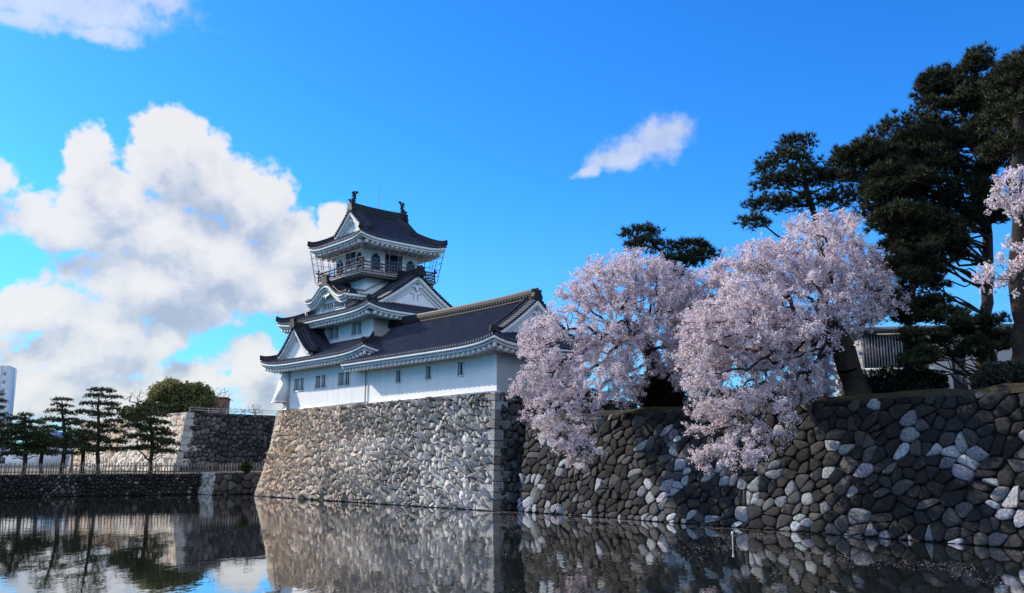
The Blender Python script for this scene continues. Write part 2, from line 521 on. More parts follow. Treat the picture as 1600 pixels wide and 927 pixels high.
def quoins(mb, fr_a, fr_b, h, colour, rng, ch=0.66, la=(1.75, 0.8), flip=False):
    """long and short corner blocks laid alternately along two faces that share the line s = 0"""
    z = 0.0; k = 0
    while z < h - 0.2:
        c = min(ch * rng.uniform(0.7, 1.35), h - z)
        A, B = (la if k % 2 == 0 else la[::-1])
        A *= rng.uniform(0.65, 1.2); B *= rng.uniform(0.65, 1.2)
        ring = []; tl = rng.normal(0, 0.06)
        for zz in (z + 0.02, z + c - 0.03):
            pa, na = fr_a(np.array([A]), np.array([np.clip(zz + tl + 0.1, 0, h)])); pb, nb = fr_b(np.array([B]), np.array([zz]))
            p0, n0 = fr_a(np.array([0.0]), np.array([zz])); _, n1 = fr_b(np.array([0.0]), np.array([zz]))
            o = rng.uniform(0.07, 0.13)
            ring.append([pa[0] + na[0] * o * 0.8, p0[0] + (n0[0] + n1[0]) * o, pb[0] + nb[0] * o * 0.8, pb[0] - nb[0] * 0.3 - na[0] * 0.3, pa[0] - na[0] * 0.3])
        col = np.asarray(colour(0.6, z + c / 2, rng))
        mb.add(np.array(ring).reshape(-1, 3), [(0, 1, 6, 5), (1, 2, 7, 6), (2, 3, 8, 7), (3, 4, 9, 8), (4, 0, 5, 9), (4, 3, 2, 1, 0), (5, 6, 7, 8, 9)], col)
        z += c; k += 1

# castle base -------------------------------------------------------
BL, BD = 36.75, 19.0
def cin(h): return 1.35 * (1 - (1 - np.asarray(h) / CZ) ** 1.5)
UPZ = np.array([0, 0, 1.0])
def fr_front(s, h):
    i = cin(h); u = i + (BL - 2 * i) * s / BL
    return cas(u, i, h), np.broadcast_to(-CV + 0.14 * UPZ, (len(u), 3))
def fr_frontl(s, h):
    p, n = fr_front(BL - s, h); return p, n
def fr_side(s, h):
    i = cin(h); v = i + (BD - 2 * i) * s / BD
    return cas(i, v, h), np.broadcast_to(-CU + 0.14 * UPZ, (len(v), 3))
def fr_left(s, h):
    i = cin(h); v = i + (BD - 2 * i) * s / BD
    return cas(BL - i, v, h), np.broadcast_to(CU + 0.14 * UPZ, (len(v), 3))
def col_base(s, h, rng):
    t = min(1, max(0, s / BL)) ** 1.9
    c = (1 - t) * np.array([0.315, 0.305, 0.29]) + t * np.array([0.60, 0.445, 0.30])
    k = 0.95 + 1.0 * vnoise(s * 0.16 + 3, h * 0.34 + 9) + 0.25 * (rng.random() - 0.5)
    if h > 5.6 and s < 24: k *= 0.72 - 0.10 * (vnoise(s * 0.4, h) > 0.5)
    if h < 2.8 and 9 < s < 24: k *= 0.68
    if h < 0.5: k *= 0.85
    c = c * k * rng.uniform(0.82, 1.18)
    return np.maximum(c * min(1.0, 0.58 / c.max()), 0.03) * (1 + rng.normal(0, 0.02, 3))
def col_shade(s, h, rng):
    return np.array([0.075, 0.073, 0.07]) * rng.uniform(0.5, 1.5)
rng = np.random.default_rng(5)
mb = MB()
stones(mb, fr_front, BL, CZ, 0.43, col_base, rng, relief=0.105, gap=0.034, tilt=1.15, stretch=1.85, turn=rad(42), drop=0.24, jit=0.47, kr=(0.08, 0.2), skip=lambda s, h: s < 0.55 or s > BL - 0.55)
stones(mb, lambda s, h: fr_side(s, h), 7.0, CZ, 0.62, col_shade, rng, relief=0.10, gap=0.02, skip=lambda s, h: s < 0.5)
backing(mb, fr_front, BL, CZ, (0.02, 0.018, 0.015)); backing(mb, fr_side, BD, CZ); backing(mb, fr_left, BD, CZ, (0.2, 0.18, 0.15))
quoins(mb, fr_front, fr_side, CZ, lambda s, h, r: np.array([0.29, 0.285, 0.275]) * r.uniform(0.6, 1.25), rng)
quoins(mb, fr_frontl, fr_left, CZ, lambda s, h, r: np.array([0.47, 0.40, 0.30]) * r.uniform(0.85, 1.15), rng)
i8 = float(cin(CZ))
mb.add(cas([i8, BL - i8, BL - i8, i8], [i8, i8, BD - i8, BD - i8], CZ - 0.06), np.array([[0, 1, 2, 3]]), (0.2, 0.18, 0.15))
tag(mb.build('castle_rampart', M['stone'], smooth=50), 'tall sloping wall of sunlit grey and tan boulders carrying the white castle', 'stone wall')

# right moat wall ---------------------------------------------------
def fr_right(s, h):
    s = np.asarray(s, float); h = np.asarray(h, float)
    i = rin(h)
    p = RW_A + s[:, None] * rd - i[:, None] * rn
    return np.concatenate([p, h[:, None]], 1), np.broadcast_to(np.array([rn[0], rn[1], 0.12]), (len(s), 3))
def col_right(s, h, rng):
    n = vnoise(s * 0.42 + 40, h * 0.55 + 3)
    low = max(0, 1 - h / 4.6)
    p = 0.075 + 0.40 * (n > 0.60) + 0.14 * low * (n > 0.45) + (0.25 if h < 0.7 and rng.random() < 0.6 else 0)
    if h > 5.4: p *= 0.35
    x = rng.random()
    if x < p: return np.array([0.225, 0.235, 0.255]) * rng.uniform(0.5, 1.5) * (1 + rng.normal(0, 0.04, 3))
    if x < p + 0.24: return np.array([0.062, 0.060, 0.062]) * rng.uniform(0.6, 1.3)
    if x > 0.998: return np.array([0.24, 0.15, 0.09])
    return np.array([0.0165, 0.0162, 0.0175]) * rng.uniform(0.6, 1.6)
mb = MB()
rng = np.random.default_rng(23)
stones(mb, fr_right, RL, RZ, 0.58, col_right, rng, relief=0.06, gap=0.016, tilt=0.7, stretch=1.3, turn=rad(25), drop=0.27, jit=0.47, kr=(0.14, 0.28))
backing(mb, fr_right, RL, RZ, (0.014, 0.013, 0.013))
tag(mb.build('moat_wall', M['stone'], smooth=50), 'long dark moat wall speckled with pale boulders below the cherry trees', 'stone wall')

# far bastion -------------------------------------------------------
FB = np.array([-43.4, 115.2, 0.0]); FH = 9.85
def fin(h): return 2.0 * (1 - (1 - (np.asarray(h) - GZ) / (FH - GZ)) ** 1.25)
def fr_fbl(s, h):
    h = np.asarray(h) + GZ; i = fin(h)
    return FB + (np.asarray(s) + i)[:, None] * CU + i[:, None] * CV + h[:, None] * UPZ, np.broadcast_to(-CV + 0.2 * UPZ, (len(h), 3))
def fr_fbr(s, h):
    h = np.asarray(h) + GZ; i = fin(h)
    return FB + i[:, None] * CU + (np.asarray(s) + i)[:, None] * CV + h[:, None] * UPZ, np.broadcast_to(-CU + 0.2 * UPZ, (len(h), 3))
mb = MB(); rng = np.random.default_rng(31)
stones(mb, fr_fbl, 46, FH - GZ, 0.95, lambda s, h, r: np.array([0.62, 0.54, 0.43]) * r.uniform(0.7, 1.1) * (np.array([1.05, 0.9, 0.8]) if vnoise(s * .2, h * .3) > .66 else 1), rng, relief=0.12, gap=0.022, tilt=0.7, stretch=1.6, turn=rad(30))  # left face: sunlight put into the paler stone colour
stones(mb, fr_fbr, 32, FH - GZ, 0.68, lambda s, h, r: np.array([0.058, 0.050, 0.046]) * r.uniform(0.45, 1.7) * (2.1 if vnoise(s * .3 + 7, h * .5) > .72 else 1), rng, relief=0.12, gap=0.04, skip=lambda s, h: s < 0.9)  # right face: shade put into the darker stone colour
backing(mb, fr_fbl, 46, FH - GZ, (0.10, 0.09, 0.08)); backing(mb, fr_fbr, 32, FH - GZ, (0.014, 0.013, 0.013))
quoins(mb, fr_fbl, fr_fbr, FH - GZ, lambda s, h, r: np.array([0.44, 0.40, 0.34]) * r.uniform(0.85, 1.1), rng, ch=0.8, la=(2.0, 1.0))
p2 = lambda a, b: FB + (2 + a) * CU + (2 + b) * CV + (FH - 0.05) * UPZ
mb.add([p2(0, 0), p2(46, 0), p2(46, 32), p2(0, 32)], np.array([[0, 1, 2, 3]]), (0.12, 0.1, 0.07))
tag(mb.build('stone_bastion', M['stone'], smooth=50), 'far stone bastion with one sunlit and one shaded face behind the clipped pines', 'stone wall')
# rail along the top of the bastion
mb = MB()
for k in range(11):
    p = p2(0.6, 0.6 + k * 2.6); mb.tube([p, p + UPZ * 0.75], 0.05, 6, (0.4, 0.4, 0.38))
for z in (0.7, 0.4): mb.tube([p2(0.6, 0.6) + UPZ * z, p2(0.6, 26.6) + UPZ * z], 0.04, 6, (0.4, 0.4, 0.38))
tag(mb.build('railing', M['metal']), 'thin pale railing along the top edge of the far stone bastion', 'railing')

# low wall of the far bank ------------------------------------------
LB = float(np.linalg.norm(BANK_B - BANK_A)) + 6
def fr_low(s, h):
    s = np.asarray(s, float); h = np.asarray(h, float)
    p = BANK_B - s[:, None] * bd - (0.22 * h)[:, None] * bn
    return np.concatenate([p, h[:, None]], 1), np.broadcast_to(np.array([bn[0], bn[1], 0.2]), (len(s), 3))
mb = MB(); rng = np.random.default_rng(8)
stones(mb, fr_low, LB, GZ + 0.1, 0.38, lambda s, h, r: np.array([0.030, 0.028, 0.026]) * r.uniform(0.4, 1.6) * (3.6 if r.random() < 0.09 + 0.4 * (abs(s - 16.5) < 1.6) else 1), rng, relief=0.14, gap=0.03)
backing(mb, fr_low, LB, GZ + 0.1)
tag(mb.build('bank_wall', M['stone'], smooth=50), 'low dark cobble wall along the water below the picket fence', 'stone wall')
# corner pier of the far bank
PB = np.array([-31.0, 93.2, 0.0]); PH = 2.3
def fr_pa(s, h):
    h = np.asarray(h, float); i = 0.2 * h
    return PB + (np.asarray(s) + i)[:, None] * CU + i[:, None] * CV + h[:, None] * UPZ, np.broadcast_to(-CV + 0.1 * UPZ, (len(h), 3))
def fr_pb(s, h):
    h = np.asarray(h, float); i = 0.2 * h
    return PB + i[:, None] * CU + (np.asarray(s) + i)[:, None] * CV + h[:, None] * UPZ, np.broadcast_to(-CU + 0.1 * UPZ, (len(h), 3))
mb = MB(); rng = np.random.default_rng(12)
stones(mb, fr_pa, 7, PH, 0.7, lambda s, h, r: np.array([0.40, 0.36, 0.31]) * r.uniform(0.75, 1.15), rng, relief=0.08, gap=0.02)  # lit face of the pier, sunlight included in its pale colour
stones(mb, fr_pb, 9, PH, 1.0, lambda s, h, r: np.array([0.085, 0.077, 0.072]) * r.uniform(0.5, 1.5), rng, relief=0.10, gap=0.02)  # shaded face, same stone coloured darker to stand for shade
backing(mb, fr_pa, 7, PH); backing(mb, fr_pb, 9, PH)
q = lambda a, b: PB + (0.46 + a) * CU + (0.46 + b) * CV + (PH - 0.03) * UPZ
mb.add([q(0, 0), q(7, 0), q(7, 9), q(0, 9)], np.array([[0, 1, 2, 3]]), (0.3, 0.27, 0.23))
tag(mb.build('stone_pier', M['stone'], smooth=50), 'small square stone pier of large blocks at the foot of the castle base', 'stone pier')

# ------------------------------------------------------------------ the castle
castle = empty('castle', tuple(cas(0, 0, CZ)), math.atan2(-CU[1], -CU[0]))
tag(castle, 'white Japanese castle keep with dark tiled roofs on the stone base', 'castle')
def L(u, v, z):
    """castle coordinates to the castle's own axes"""
    u, v, z = np.broadcast_arrays(np.asarray(u, float), np.asarray(v, float), np.asarray(z, float))
    return np.stack([-u, v, z - CZ], -1)
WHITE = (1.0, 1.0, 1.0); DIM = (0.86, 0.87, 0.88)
TILE = (0.011, 0.015, 0.027); TILE2 = (0.028, 0.035, 0.054); CAPC = (0.032, 0.032, 0.036); MORT = (0.15, 0.15, 0.16); RIDGE = (0.020, 0.020, 0.023)
def lbox(mb, u0, u1, v0, v1, z0, z1, col=WHITE):
    mb.hexa([L(u0, v0, z0), L(u1, v0, z0), L(u1, v1, z0), L(u0, v1, z0), L(u0, v0, z1), L(u1, v0, z1), L(u1, v1, z1), L(u0, v1, z1)], col)

class Edge:
    """frame of one roof side: a runs along the eave, b inwards from it"""
    def __init__(s, p0, e, n, length): s.p0, s.e, s.n, s.len = np.array(p0, float), np.array(e, float), np.array(n, float), length
    def __call__(s, a, b, z):
        a, b, z = np.broadcast_arrays(np.asarray(a, float), np.asarray(b, float), np.asarray(z, float))
        return L(s.p0[0] + s.e[0] * a + s.n[0] * b, s.p0[1] + s.e[1] * a + s.n[1] * b, z)

def gcurve(x): return x * (0.72 + 0.28 * x)

def roof_side(T, P, E, aL, aR, B, H, wall, breaks=(), rib=0.31, rafters=True, ribrange=None):
    """one tiled slope with its rounded tile rows, eave boards, soffit and rafter ends"""
    bs = np.unique(np.concatenate([np.linspace(0, B, 11), np.array(breaks, float)]))
    n = max(8, int(E.len / 0.7))
    G = []
    for b in bs:
        a = np.linspace(aL(b), aR(b), n)
        G.append(E(a, b, H(a, b)))
    T.grid(np.array(G), TILE)
    rr = 0.085
    th = np.linspace(0, math.pi, 5)
    for a in np.arange(rib / 2, E.len, rib):
        fine = np.linspace(0, B, 60)
        ok = [b for b in fine if aL(b) <= a <= aR(b)]
        if len(ok) < 2: continue
        bm = ok[-1]
        b = np.linspace(-0.05, bm, max(3, int(bm / 0.55) + 2))
        z = H(np.full(len(b), a), np.maximum(b, 0))
        Q = np.stack([E(a + rr * math.cos(t), b, z + 0.015 + rr * 1.15 * math.sin(t)) for t in th], 1)
        T.grid(Q, TILE2)
        # round end tile at the eave
        z0 = float(H(np.array([a]), np.array([0.0]))[0])
        t8 = np.arange(8) * math.pi / 4
        T.add(E(a + 0.10 * np.cos(t8), -0.055, z0 + 0.03 + 0.10 * np.sin(t8)), np.array([list(range(8))]), (0.10, 0.10, 0.105))
    # eave boards
    m = max(14, int(E.len / 0.6))
    def strip(mb, b0, b1, d0, d1, col):
        a0 = np.linspace(aL(max(b0, 0)), aR(max(b0, 0)), m); a1 = np.linspace(aL(max(b1, 0)), aR(max(b1, 0)), m)
        h0 = H(np.linspace(0, E.len, m), np.zeros(m))
        mb.grid(np.stack([E(a1, b1, h0 + d0), E(a0, b0, h0 + d0), E(a0, b0, h0 + d1), E(a1, b1, h0 + d1)]), col)
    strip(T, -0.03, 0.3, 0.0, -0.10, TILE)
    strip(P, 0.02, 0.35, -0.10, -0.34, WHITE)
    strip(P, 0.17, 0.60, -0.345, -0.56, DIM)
    hm = float(H(np.array([E.len / 2]), np.array([0.0]))[0])
    a0 = np.linspace(aL(0.3), aR(0.3), m); a1 = np.linspace(aL(min(wall, B)), aR(min(wall, B)), m)
    h0 = H(np.linspace(0, E.len, m), np.zeros(m))
    P.grid(np.stack([E(a0, 0.3, h0 - 0.50), E((a0 + a1) / 2, (0.3 + wall) / 2, (h0 + hm) / 2 - 0.44), E(a1, wall, np.full(m, hm - 0.36))]), DIM)
    if rafters:
        for a in np.arange(0.35, E.len - 0.2, 0.60):
            ok = [b for b in np.linspace(0.2, wall + 0.1, 12) if aL(min(b, B)) <= a <= aR(min(b, B))]
            if len(ok) < 2: continue
            b1 = ok[-1]
            z0 = float(H(np.array([a]), np.array([0.0]))[0]) - 0.52
            f = lambda b: z0 + (hm - 0.38 - z0) * (b / wall)
            w = 0.15
            P.hexa([E(a - w, 0.28, z0 - 0.32), E(a + w, 0.28, z0 - 0.32), E(a + w, b1, f(b1) - 0.32), E(a - w, b1, f(b1) - 0.32),
                    E(a - w, 0.24, z0 + 0.02), E(a + w, 0.24, z0 + 0.02), E(a + w, b1, f(b1) + 0.02), E(a - w, b1, f(b1) + 0.02)], DIM)

def bar_path(mb, pts, w, h, side, col, lift=0.0):
    """a bar of width w and height h following a path; side = horizontal unit vector across it, in castle axes"""
    pts = np.asarray(pts, float); side = np.asarray(side, float)
    z = np.array([0, 0, 1.0])
    q = np.stack([pts - side * w / 2 + z * lift, pts - side * w / 2 * 0.8 + z * (lift + h), pts + side * w / 2 * 0.8 + z * (lift + h), pts + side * w / 2 + z * lift], 1)
    mb.grid(q, col, wrap=True)
    mb.add(q[0], np.array([[0, 1, 2, 3]]), col); mb.add(q[-1], np.array([[3, 2, 1, 0]]), col)
def onigawara(mb, p, out, s=1.0):
    """demon-faced end tile: a flared shield with two horns"""
    p = np.asarray(p, float); out = np.asarray(out, float); sd = np.array([-out[1], out[0], 0]); z = np.array([0, 0, 1.0])
    o = [(-.30, 0), (-.36, .22), (-.24, .45), (-.30, .66), (-.12, .58), (0, .74), (.12, .58), (.30, .66), (.24, .45), (.36, .22), (.30, 0)]
    A = np.array([p + sd * x * s + z * y * s + out * 0.12 * s for x, y in o]); Bk = A - out * 0.24 * s
    n = len(o)
    mb.add(np.concatenate([A, Bk]), [tuple(range(n)), tuple(range(2 * n - 1, n - 1, -1))] + [(i, (i + 1) % n, n + (i + 1) % n, n + i) for i in range(n)], RIDGE)
def ldir(du, dv):
    d = np.array([-du, dv, 0.0]); return d / np.linalg.norm(d)

def hip(mb, E, aH, H, b0, b1, flare=True, s=1.0):
    """corner ridge from the eave corner up the hip; aH(b) is the hip line"""
    b = np.linspace(b0, b1, 9)
    a = np.array([aH(x) for x in b])
    pts = E(a, b, H(a, b))
    d = pts[-1] - pts[0]; d[2] = 0; d /= np.linalg.norm(d)
    side = np.array([-d[1], d[0], 0])
    pts = pts.copy(); pts[0, 2] += 0.14 * s; pts[1, 2] += 0.03
    bar_path(mb, pts, 0.34 * s, 0.40 * s, side, RIDGE, -0.02)
    mb.tube(pts + np.array([0, 0, 0.42 * s]), 0.10 * s, 6, TILE2)
    for sg in (-1, 1): mb.tube(pts + np.array([0, 0, 0.14 * s]) + side * sg * 0.165 * s, 0.022, 4, MORT)
    onigawara(mb, pts[0] - d * 0.05, -d, 0.75 * s)
def main_ridge(mb, p0, p1, w=0.5, h=0.75, ends=True, dots=True):
    """stacked tile ridge with round tile faces in a row, from p0 to p1"""
    p0, p1 = np.asarray(p0, float), np.asarray(p1, float)
    d = (p1 - p0) / np.linalg.norm(p1 - p0); side = np.array([-d[1], d[0], 0]); side /= np.linalg.norm(side)
    n = 9
    t = np.linspace(0, 1, n)
    pts = p0 + (p1 - p0) * t[:, None]
    pts[:, 2] += 0.16 * np.abs(2 * t - 1) ** 3
    bar_path(mb, pts, w, h, side, RIDGE)
    mb.tube(pts + np.array([0, 0, h]), w * 0.30, 8, TILE2)
    for zz in (0.25, 0.62):
        for sg in (-1, 1): mb.tube(pts + np.array([0, 0, h * zz]) + side * sg * (w / 2 * (1 - 0.2 * zz) + 0.015), 0.02, 4, (0.07, 0.07, 0.07))
    if dots:
        ln = np.linalg.norm(p1 - p0)
        for x in np.arange(0.2, ln, 0.36):
            for sg in (-1, 1):
                c = p0 + d * x + np.array([0, 0, h * 0.42 + 0.16 * abs(2 * x / ln - 1) ** 3]) + side * sg * w * 0.46
                mb.tube([c - side * sg * 0.05, c + side * sg * 0.07], 0.105, 6, CAPC)
    if ends:
        onigawara(mb, pts[0] - np.array([0, 0, 0.25]), -d, 1.45); onigawara(mb, pts[-1] - np.array([0, 0, 0.25]), d, 1.45)

def gable(mats, G, hw, prof, zbase, boards=True, ornament=1.0, over=0.45, sn=1.0):
    """gable end: white triangle, stepped barge boards, dotted rake tiles and a carved pendant.
    G(w, n, z): w across from the middle, n outwards from the gable wall; prof(w) = roof surface height"""
    T, P = mats
    w = np.linspace(0, hw, 15)
    zz = np.array([prof(x) for x in w])
    for sg in (-1, 1):
        P.grid(np.stack([G(w * sg, 0.0, np.minimum(zz - 0.05, 1e9)), G(w * sg, 0.0, np.full(len(w), zbase))]), WHITE)
        def band(mb, d0, d1, n0, n1, col):
            k = 1.0 / np.sqrt(1 + np.gradient(zz, w) ** 2)
            a, b = zz - d0 / k, zz - d1 / k
            mb.grid(np.stack([G(w * sg, n0, a), G(w * sg, n1, a), G(w * sg, n1, b), G(w * sg, n0, b)]), col)
        band(P, 0.06, 0.40 * sn, -0.1, over, WHITE)
        band(P, 0.40 * sn, 0.70 * sn, -0.02, over * 0.55, DIM)
        band(P, 0.72 * sn, 0.95 * sn, -0.01, over * 0.22, WHITE)
        band(T, -0.10, 0.06, -0.7, over + 0.08, TILE)
        # round rake tiles across the edge
        ln = np.concatenate([[0], np.cumsum(np.hypot(np.diff(w), np.diff(zz)))])
        for x in np.arange(0.25, ln[-1], 0.30):
            ww = float(np.interp(x, ln, w)); z = prof(ww)
            c0, c1 = G(sg * ww, over + 0.16, z + 0.07), G(sg * ww, -0.5, z + 0.10)
            T.tube([c0, c1], 0.10, 6, TILE2)
            T.tube([G(sg * ww, over + 0.16, z + 0.07), G(sg * ww, over + 0.18, z + 0.07)], 0.095, 6, CAPC)
        # ridges running down beside the rake, pointed in white
        pts = np.array([G(sg * a, -0.62, b + 0.05) for a, b in zip(w, zz)])
        d = G(0, 1, 0) - G(0, 0, 0)
        bar_path(T, pts, 0.30, 0.34, d, RIDGE)
        T.tube(pts + np.array([0, 0, 0.36]), 0.085, 6, TILE2)
        for q in (-0.16, 0.16): T.tube(pts + d * q + np.array([0, 0, 0.18]), 0.028, 4, MORT)
        T.tube(np.array([G(sg * a, -0.12, b + 0.16) for a, b in zip(w, zz)]), 0.03, 4, MORT)
        e = G(sg * (hw + 0.3), 0, 0) - G(sg * hw, 0, 0); e /= np.linalg.norm(e)
        onigawara(T, pts[-1], e, 0.7)
    if ornament:
        z0 = prof(0) - 0.75 * sn; s = ornament
        o = [(0, .1), (.16, 0), (.30, -.16), (.55, -.22), (.62, -.40), (.42, -.52), (.25, -.44), (.14, -.60), (0, -.86)]
        o = o + [(-x, y) for x, y in o[-2:0:-1]]
        A = np.array([G(x * s, over * 0.62, z0 + y * s) for x, y in o]); Bk = np.array([G(x * s, 0.02, z0 + y * s) for x, y in o]); n = len(o)
        P.add(np.concatenate([A, Bk]), [tuple(range(n))] + [(i, (i + 1) % n, n + (i + 1) % n, n + i) for i in range(n)], (0.78, 0.82, 0.9))
        c = [G(0.11 * s * math.cos(t), over * 0.62 + 0.03, z0 - 0.2 * s + 0.11 * s * math.sin(t)) for t in np.arange(6) * math.pi / 3]
        T.add(c, np.array([list(range(6))]), (0.12, 0.14, 0.2))
        for sg in (-1, 1):
            for (x0, y0, x1, y1) in ((.16, -1.1, .62, -1.0), (.2, -1.12, .2, -1.6)):
                T.tube([G(sg * x0 * s, 0.03, z0 + y0 * s), G(sg * x1 * s, 0.03, z0 + y1 * s)], 0.035 * s, 4, (0.25, 0.3, 0.4))

def lift_fn(E, aL, aR, bs, lift, base):
    def H(a, b):
        a = np.asarray(a, float); b = np.asarray(b, float)
        l = np.vectorize(aL)(b); r = np.vectorize(aR)(b)
        s = np.clip(2 * (a - l) / np.maximum(r - l, 1e-6) - 1, -1, 1)
        return base(b) + lift * np.abs(s) ** 5 * np.clip(1 - b / bs, 0, 1) ** 2
    return H

def skirt(T, P, outer, inner, ze, zt, lift, wall, sides='fbrl'):
    """four-sided roof skirt between an outer eave rectangle and the wall above"""
    (u0, u1, v0, v1), (iu0, iu1, iv0, iv1) = outer, inner
    spec = {'f': ((u0, v0), (1, 0), (0, 1), u1 - u0, iv0 - v0, iu0 - u0, u1 - iu1, wall[0]),
            'b': ((u0, v1), (1, 0), (0, -1), u1 - u0, v1 - iv1, iu0 - u0, u1 - iu1, wall[1]),
            'r': ((u0, v0), (0, 1), (1, 0), v1 - v0, iu0 - u0, iv0 - v0, v1 - iv1, wall[2]),
            'l': ((u1, v0), (0, 1), (-1, 0), v1 - v0, u1 - iu1, iv0 - v0, v1 - iv1, wall[3])}
    for k in sides:
        p0, e, n, ln, B, kl, kr, wl = spec[k]
        E = Edge(p0, e, n, ln)
        aL = lambda b, kl=kl, B=B: kl * b / B
        aR = lambda b, kr=kr, B=B, ln=ln: ln - kr * b / B
        H = lift_fn(E, aL, aR, B, lift, lambda b, B=B: ze + (zt - ze) * gcurve(np.asarray(b) / B))
        roof_side(T, P, E, aL, aR, B, H, wl)
        if k in 'fb':
            hip(T, E, aL, H, 0.05, B, s=0.9); hip(T, E, aR, H, 0.05, B, s=0.9)

def irimoya(T, P, outer, axis, run, gz, ze, rise, lift, bs, wall, ends=(1, 1), orn=1.0, gparts=None, cut=(0, 0), full=None):
    """hip-and-gable roof. axis 'u': ridge along u. run = eave to ridge; bs = eave to gable wall; ends: which ends have gables.
    gparts: receives (tiles, plaster) builders of each gable"""
    u0, u1, v0, v1 = outer
    base = lambda b: ze + rise * gcurve(np.asarray(b) / run)
    if axis == 'u': sides = (((u0, v0), (1, 0), (0, 1), u1 - u0), ((u0, v1), (1, 0), (0, -1), u1 - u0)); endspec = (((u0, v0), (0, 1), (1, 0), v1 - v0), ((u1, v0), (0, 1), (-1, 0), v1 - v0))
    else: sides = (((u0, v0), (0, 1), (1, 0), v1 - v0), ((u1, v0), (0, 1), (-1, 0), v1 - v0)); endspec = (((u0, v0), (1, 0), (0, 1), u1 - u0), ((u0, v1), (1, 0), (0, -1), u1 - u0))
    ov = 0.42
    for p0, e, n, ln in sides:
        E = Edge(p0, e, n, ln)
        def lim(b): return b if b <= bs else bs - ov
        aL = (lambda b: lim(b)) if ends[0] else (lambda b: 0.0)
        aR = (lambda b, ln=ln: ln - lim(b)) if ends[1] else (lambda b, ln=ln: ln)
        H = lift_fn(E, aL, aR, bs, lift, base)
        if not ends[1]:
            H0 = H
            H = lambda a, b, ln=ln: base(b) + lift * np.abs(np.clip(1 - 2 * (np.asarray(a) - np.asarray(b)) / (ln - 2 * bs), 0, 1)) ** 5 * np.clip(1 - np.asarray(b) / bs, 0, 1) ** 2
        roof_side(T, P, E, aL, aR, run, H, wall, breaks=(bs, bs + 0.001))
        if ends[0]: hip(T, E, aL, H, 0.05, bs)
        if ends[1]: hip(T, E, aR, H, 0.05, bs)
    for k in (0, 1):
        if not ends[k]: continue
        p0, e, n, ln = endspec[k]
        E = Edge(p0, e, n, ln)
        aL = lambda b: float(b); aR = lambda b, ln=ln: ln - float(b)
        H = lift_fn(E, aL, aR, bs, lift, base)
        roof_side(T, P, E, aL, aR, bs + 0.05, H, wall)
        hw = ln / 2 - bs
        G = lambda w, nn, z, E=E, ln=ln: E(np.asarray(w) + ln / 2, bs - np.asarray(nn), z)
        gable(gparts[k], G, hw, lambda w: float(base(run - abs(w) * (run - bs) / hw)), float(base(bs)) - 0.25, ornament=orn)

def wall_panel(P, G, a0, a1, z0, z1, holes, depth=0.22):
    """plaster wall with real window openings. G(a, d, z): d inwards"""
    xs = sorted({a0, a1, *[h[0] for h in holes], *[h[1] for h in holes]})
    zs = sorted({z0, z1, *[h[2] for h in holes], *[h[3] for h in holes]})
    for i in range(len(xs) - 1):
        for j in range(len(zs) - 1):
            xm, zm = (xs[i] + xs[i + 1]) / 2, (zs[j] + zs[j + 1]) / 2
            if any(h[0] < xm < h[1] and h[2] < zm < h[3] for h in holes): continue
            P.quad(G(xs[i], 0, zs[j]), G(xs[i + 1], 0, zs[j]), G(xs[i + 1], 0, zs[j + 1]), G(xs[i], 0, zs[j + 1]), WHITE)
    for (x0, x1, y0, y1) in holes:
        for (p, q) in (((x0, y0), (x1, y0)), ((x1, y0), (x1, y1)), ((x1, y1), (x0, y1)), ((x0, y1), (x0, y0))):
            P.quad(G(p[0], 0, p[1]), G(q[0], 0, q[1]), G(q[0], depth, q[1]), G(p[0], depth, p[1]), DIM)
def window(G, x0, x1, y0, y1, bars, groups=1, depth=0.22):
    """barred castle window: dark opening (own mesh), white frame and upright bars as children"""
    pn = MB(); pn.quad(G(x0, depth, y0), G(x1, depth, y0), G(x1, depth, y1), G(x0, depth, y1), (0.012, 0.012, 0.014))
    w = pn.build('window', M['glass'], castle)
    f = MB(); t = 0.11
    def box(a0, a1, b0, b1, d0, d1):
        f.hexa([G(a0, d0, b0), G(a1, d0, b0), G(a1, d1, b0), G(a0, d1, b0), G(a0, d0, b1), G(a1, d0, b1), G(a1, d1, b1), G(a0, d1, b1)], WHITE)
    box(x0 - t, x0, y0 - t, y1 + t, -0.05, 0.06); box(x1, x1 + t, y0 - t, y1 + t, -0.05, 0.06)
    box(x0, x1, y1, y1 + t, -0.05, 0.06); box(x0, x1, y0 - t, y0, -0.05, 0.06)
    for k in range(1, groups): c = x0 + (x1 - x0) * k / groups; box(c - 0.09, c + 0.09, y0, y1, -0.02, 0.1)
    f.build('window_frame', M['plaster'], w)
    b = MB()
    for g in range(groups):
        g0, g1 = x0 + (x1 - x0) * g / groups, x0 + (x1 - x0) * (g + 1) / groups
        for k in range(bars):
            c = g0 + (g1 - g0) * (k + 0.5) / bars; ww = (g1 - g0) / bars * 0.13
            b.hexa([G(c - ww, 0.03, y0), G(c + ww, 0.03, y0), G(c + ww, 0.12, y0), G(c - ww, 0.12, y0), G(c - ww, 0.03, y1), G(c + ww, 0.03, y1), G(c + ww, 0.12, y1), G(c - ww, 0.12, y1)], DIM)
    b.build('window_bars', M['plaster'], w)

